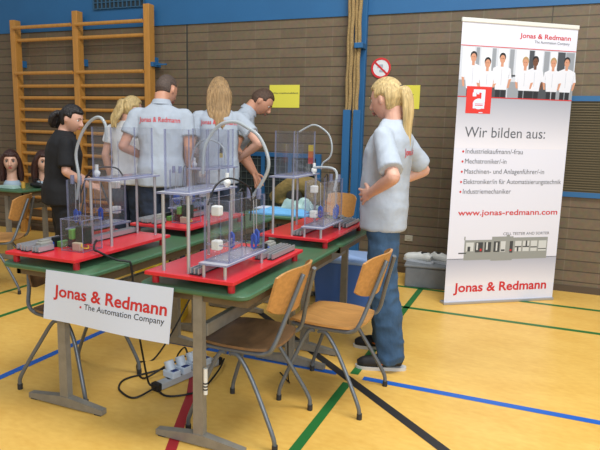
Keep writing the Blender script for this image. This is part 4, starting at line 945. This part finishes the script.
    if collar:
        bm = bmesh.new(); rr = []
        for a in range(25):
            an = 2*pi*a/24; u = Vector((cos(an), sin(an), 0)); fr = max(0, sin(an))
            rr.append([Vector((u.x*(0.057+o_)*k, -0.010+u.y*(0.057+o_)*k, (1.468+zz-0.022*fr)*k)) for o_, zz in ((0.012, -0.012), (0.004, 0.03), (0.009, 0.034), (0.026, -0.006))])
        rings_loft(bm, rr, cap=False); xf(bm, pose); build('collar', bm, shirt_m, shirt, 60)
    if print_txt:
        tx, w, z0, z1, xc = print_txt
        dg = bpy.context.evaluated_depsgraph_get()
        bt_ = BVHTree.FromPolygons([v.co for v in shirt.data.vertices], [p.vertices[:] for p in shirt.data.polygons])
        bm = bmesh.new(); add_text(bm, tx, -w/2, w/2, 0, z1-z0, 0, 0, 0.012); bmesh.ops.triangulate(bm, faces=bm.faces[:]); bmesh.ops.subdivide_edges(bm, edges=[e for e in bm.edges if e.calc_length() > 0.02], cuts=1)
        ok = []
        back = (TW @ Vector((0, -1, 0)))
        for v in bm.verts:
            o_ = piv + TW @ (Vector((v.co.x+xc, -0.6, z0+v.co.z))-Vector((0, 0, 0.96*k)))
            hit = bt_.ray_cast(o_, -back)
            v.co = hit[0]+back*0.003 if hit[0] is not None else o_-back*0.5
        me = bpy.data.meshes.new('back_print'); bm.to_mesh(me); bm.free(); link_mesh('back_print', me, INKR, shirt)
    # ---- trousers
    bm = bmesh.new()
    rings_loft(bm, [ering(0, c*k, z*k, a*k, b*k) for z, a, b, c in ((0.79, 0.11, 0.09, -0.004), (0.86, 0.156, 0.106, -0.008), (0.93, 0.156, 0.106, -0.008), (1.0, 0.145, 0.096, -0.004), (1.03, 0.138, 0.092, 0))])
    xf(bm, pose)
    for hip, kn, ank, to, fl in legs:
        tube(bm, [hip, hip*0.55+kn*0.45, kn, kn*0.5+ank*0.5+Vector((0, -0.012, 0)), ank+Vector((0, -0.004, 0.02)), ank+Vector((0, -0.008, -0.03))], [0.092*k, 0.090*k, 0.084*k, 0.085*k, 0.078*k, 0.078*k], 18, 4)
    trs = voxel('trousers', bm, 0.009, 2, trouser_m, root); wrinkle(trs, 0.009, 7, 8, H*9)
    # ---- shoes
    for hip, kn, ank, to, fl in legs:
        A = Matrix.Translation((ank.x, ank.y+0.045, fl)) @ Matrix.Rotation(to, 4, 'Z')
        bm = bmesh.new(); shoe_shape(bm, 0); bmesh.ops.transform(bm, matrix=A, verts=bm.verts); shoe = voxel('shoe', bm, 0.008, 2, shoe_m or BLACKP, root)
        bm = bmesh.new(); sole_shape(bm); bmesh.ops.transform(bm, matrix=A, verts=bm.verts); build('sole', bm, mat('sole_white', (206, 206, 202), 0.6), shoe, 50)
        if accent:
            for s in (-1, 1):
                bm = bmesh.new(); tube(bm, [(s*0.043, 0.03, 0.05), (s*0.046, 0.0, 0.045), (s*0.044, -0.03, 0.07)], [0.003, 0.006, 0.003], 8, 4); bmesh.ops.transform(bm, matrix=A, verts=bm.verts); build('side_stripe', bm, accent, shoe, 60)
    return root

HANG_L = dict(elbow=(-0.235, -0.03, 1.13), wrist=(-0.235, 0.06, 0.90), hand=(0, 0.12, -1), palm=(1, 0, 0), thumb=(0, 1, 0.1))
HANG_R = dict(elbow=(0.235, -0.03, 1.13), wrist=(0.235, 0.06, 0.90), hand=(0, 0.12, -1), palm=(-1, 0, 0), thumb=(0, 1, 0.1))
HIP_L = dict(elbow=(-0.335, -0.14, 1.17), wrist=(-0.218, 0.012, 1.06), hand=(0.55, 0.75, -0.35), palm=(0.7, -0.5, 0.1), thumb=(0.1, -0.2, 1), curl=0.35, spread=0.2)
HIP_R = dict(elbow=(0.345, -0.13, 1.17), wrist=(0.20, 0.045, 1.07), hand=(-0.55, 0.75, -0.35), palm=(-0.7, -0.5, 0.1), thumb=(-0.1, -0.2, 1), curl=0.35, spread=0.2)
FRONT_L = dict(elbow=(-0.29, -0.04, 1.13), wrist=(-0.17, 0.16, 1.06), hand=(0.8, 0.6, 0), palm=(0.3, -0.6, -0.5), thumb=(0, 0.2, 1))
FRONT_R = dict(elbow=(0.29, -0.04, 1.13), wrist=(0.17, 0.16, 1.06), hand=(-0.8, 0.6, 0), palm=(-0.3, -0.6, -0.5), thumb=(0, 0.2, 1))

# standing woman at the right, seen from the side, hands on hips
person('standing woman with long blonde ponytail, grey polo and blue jeans, hands on hips', (-0.85, 3.44, 0), radians(100), 1.735, twist=radians(-14), lean=radians(-3), head_yaw=radians(-16), head_pitch=radians(15),
       arms=[HIP_L, HIP_R], hair='tail', hair_m=BLONDE, skin=SKINP, shirt_m=SHIRT, trouser_m=JEANS, hem=0.83, print_txt=('Jonas & Redmann', 0.27, 1.29, 1.33, 0.04),
       feet=[(-0.165, -0.085, 0.0, radians(8)), (0.165, -0.03, 0.0, radians(4))], vox=0.005, shoe_m=mat('black_trainer', (30, 30, 32), 0.6), belly=0.012, accent=mat('shoe_orange', (226, 120, 40), 0.5), shirt_w=1.06, collar=False, sleeve=0.84)
# man seen from behind
person('man with short dark hair seen from behind, grey polo with red back print', (-3.02, 4.22, 0), radians(26), 1.875, male=True, head_yaw=radians(-28), head_pitch=radians(14), lean=radians(6),
       arms=[FRONT_L, dict(HANG_R, elbow=(0.215, -0.02, 1.13), wrist=(0.20, 0.10, 0.92))], hair='buzz', hair_m=mat('cropped_hair', (84, 70, 62), 0.7, var=0.3, scale=80), shirt_m=SHIRT, trouser_m=DJEANS, hem=0.83, print_txt=('Jonas & Redmann', 0.34, 1.435, 1.478, 0.0), sleeve=0.62)
# woman with long hair seen from behind
person('woman with long loose dark blonde hair seen from behind, grey polo, elbows out', (-2.70, 4.64, 0), radians(24), 1.87, head_yaw=radians(4), head_pitch=radians(8), lean=radians(5),
       arms=[dict(FRONT_L, elbow=(-0.235, -0.04, 1.13), wrist=(-0.15, 0.17, 1.06)), HIP_R], hair='long', hair_m=DBLOND, skin=SKINP, shirt_m=SHIRT, trouser_m=DJEANS, hem=0.84, print_txt=('Jonas & Redmann', 0.32, 1.43, 1.47, 0.01), sleeve=0.62)
# leaning man in profile
person('man with short brown hair leaning forward in profile, grey polo, arm reaching down', (-2.935, 5.17, 0), radians(-62), 1.925, male=True, lean=radians(26), head_yaw=radians(-4), head_pitch=radians(16),
       arms=[dict(elbow=(-0.24, 0.10, 1.12), wrist=(-0.20, 0.30, 0.98), hand=(0.1, 0.7, -0.7), palm=(0.8, 0.1, -0.3), thumb=(0.2, 0.7, 0.6)), dict(elbow=(0.25, 0.03, 1.12), wrist=(0.20, 0.26, 1.0), hand=(-0.1, 0.8, -0.6), palm=(-0.4, -0.5, -0.7), thumb=(-0.8, 0.4, 0.2))],
       hair='short', hair_m=BROWNH, shirt_m=SHIRT, trouser_m=DJEANS, hem=0.86, print_txt=None, sleeve=0.6)
# woman with curly ponytail, mostly hidden behind the man
person('woman with wavy blonde ponytail and white top, mostly hidden behind the broad backed man', (-3.80, 4.76, 0), radians(12), 1.70, head_yaw=radians(-35), head_pitch=radians(10),
       arms=[HANG_L, FRONT_R], hair='curl', hair_m=BLONDE, skin=SKINP, shirt_m=WSHIRT, trouser_m=DJEANS, hem=0.84, print_txt=None, sleeve=0.5, collar=False)
# woman in black at the left
person('woman in black clothes with dark tied hair, smiling in profile, left of the tables', (-3.66, 3.72, 0), radians(-40), 1.58, head_yaw=radians(-38), head_pitch=radians(12), lean=radians(6),
       arms=[dict(elbow=(-0.25, 0.02, 1.13), wrist=(-0.17, 0.22, 1.05), hand=(0.3, 0.9, -0.1), palm=(0.6, 0.0, -0.6), thumb=(0.3, 0.2, 0.9)), dict(elbow=(0.25, 0.0, 1.13), wrist=(0.17, 0.20, 1.02), hand=(-0.3, 0.9, -0.1), palm=(-0.6, 0, -0.6), thumb=(-0.3, 0.2, 0.9))],
       hair='bun', hair_m=DARKH, skin=SKINP, shirt_m=BSHIRT, trouser_m=BTROUS, hem=0.83, print_txt=None, sleeve=0.85, collar=False, shirt_w=1.24)

# ------------------------------------------------------------------ mannequin heads
def mannequin(loc, rz, label):
    t = tag(empty('mannequin_head', loc, rz), label, 'mannequin head', 'hairdressing mannequin heads')
    up_ = lambda p: Vector((p[0], p[1], p[2]+0.255))
    bm = bmesh.new(); head_bm(bm)
    tube(bm, [(0, -0.02, -0.05), (0, -0.02, -0.13), (0, -0.02, -0.20)], [0.052, 0.048, 0.055], 16, 4); tube(bm, [(0, -0.02, -0.19), (0, -0.02, -0.22), (0, -0.02, -0.255)], [0.05, 0.075, 0.08], 16, 3)
    for v in bm.verts: v.co = up_(v.co)
    hd = voxel('head', bm, 0.006, 2, mat('doll_skin', (226, 178, 152), 0.4), t)
    bm = bmesh.new(); tube(bm, [(0, -0.02, 0.0015), (0, -0.02, 0.03), (0, -0.02, 0.055)], [0.088, 0.084, 0.066], 20, 2); build('collar', bm, mat('doll_collar', (170, 190, 206), 0.6), t, 60)
    for s in (-1, 1):
        bm = bmesh.new(); ball(bm, (s*0.031, 0.0755, 0.261), 0.0125, 12); ey = build('eye', bm, EYEW, hd, 60)
        bm = bmesh.new(); ball(bm, (s*0.031, 0.0872, 0.261), (0.008, 0.003, 0.008), 12); tube(bm, [(s*0.016, 0.092, 0.268), (s*0.03, 0.093, 0.274), (s*0.047, 0.082, 0.268)], [0.002, 0.003, 0.002], 8, 3); build('eye_makeup', bm, IRIS, t, 60)
        bm = bmesh.new(); tube(bm, [(s*0.014, 0.0945, 0.281), (s*0.03, 0.0935, 0.288), (s*0.048, 0.083, 0.281)], [0.0025, 0.003, 0.002], 8, 4); build('eyebrow', bm, AUBURN, t, 60)
    bm = bmesh.new(); tube(bm, [(-0.022, 0.091, 0.193), (0, 0.1025, 0.195), (0.022, 0.091, 0.193)], [0.002, 0.008, 0.002], 8, 4); build('lips', bm, mat('doll_lipstick', (186, 44, 48), 0.35), t, 60)
    bm = bmesh.new(); cap_bm(bm, 0.016, 0.48, -0.6, -0.3, 0.008)
    for i in range(-4, 5):
        x = i*0.019; a = abs(i)/4
        tube(bm, [(x*0.6, -0.08+0.03*a, 0.07), (x, -0.115+0.035*a, -0.02), (x*1.15, -0.112+0.035*a, -0.12), (x*1.2, -0.112+0.03*a, -0.215)], [0.02, 0.027, 0.027, 0.014], 10, 4)
    for s in (-1, 1):
        tube(bm, [(s*0.04, 0.06, 0.092), (s*0.078, 0.036, 0.03), (s*0.090, 0.01, -0.06), (s*0.096, 0.0, -0.15), (s*0.098, 0.0, -0.21)], [0.016, 0.024, 0.028, 0.028, 0.014], 10, 4)
    for v in bm.verts: v.co = up_(v.co)
    voxel('wig', bm, 0.006, 1, AUBURN, t)
mannequin((-5.19, 4.58, TH+0.0008), radians(-138), 'mannequin head with long auburn wig at the left end of the far left table')
mannequin((-4.90, 4.74, TH+0.0008), radians(-120), 'mannequin head with auburn wig half hidden behind the woman in black')
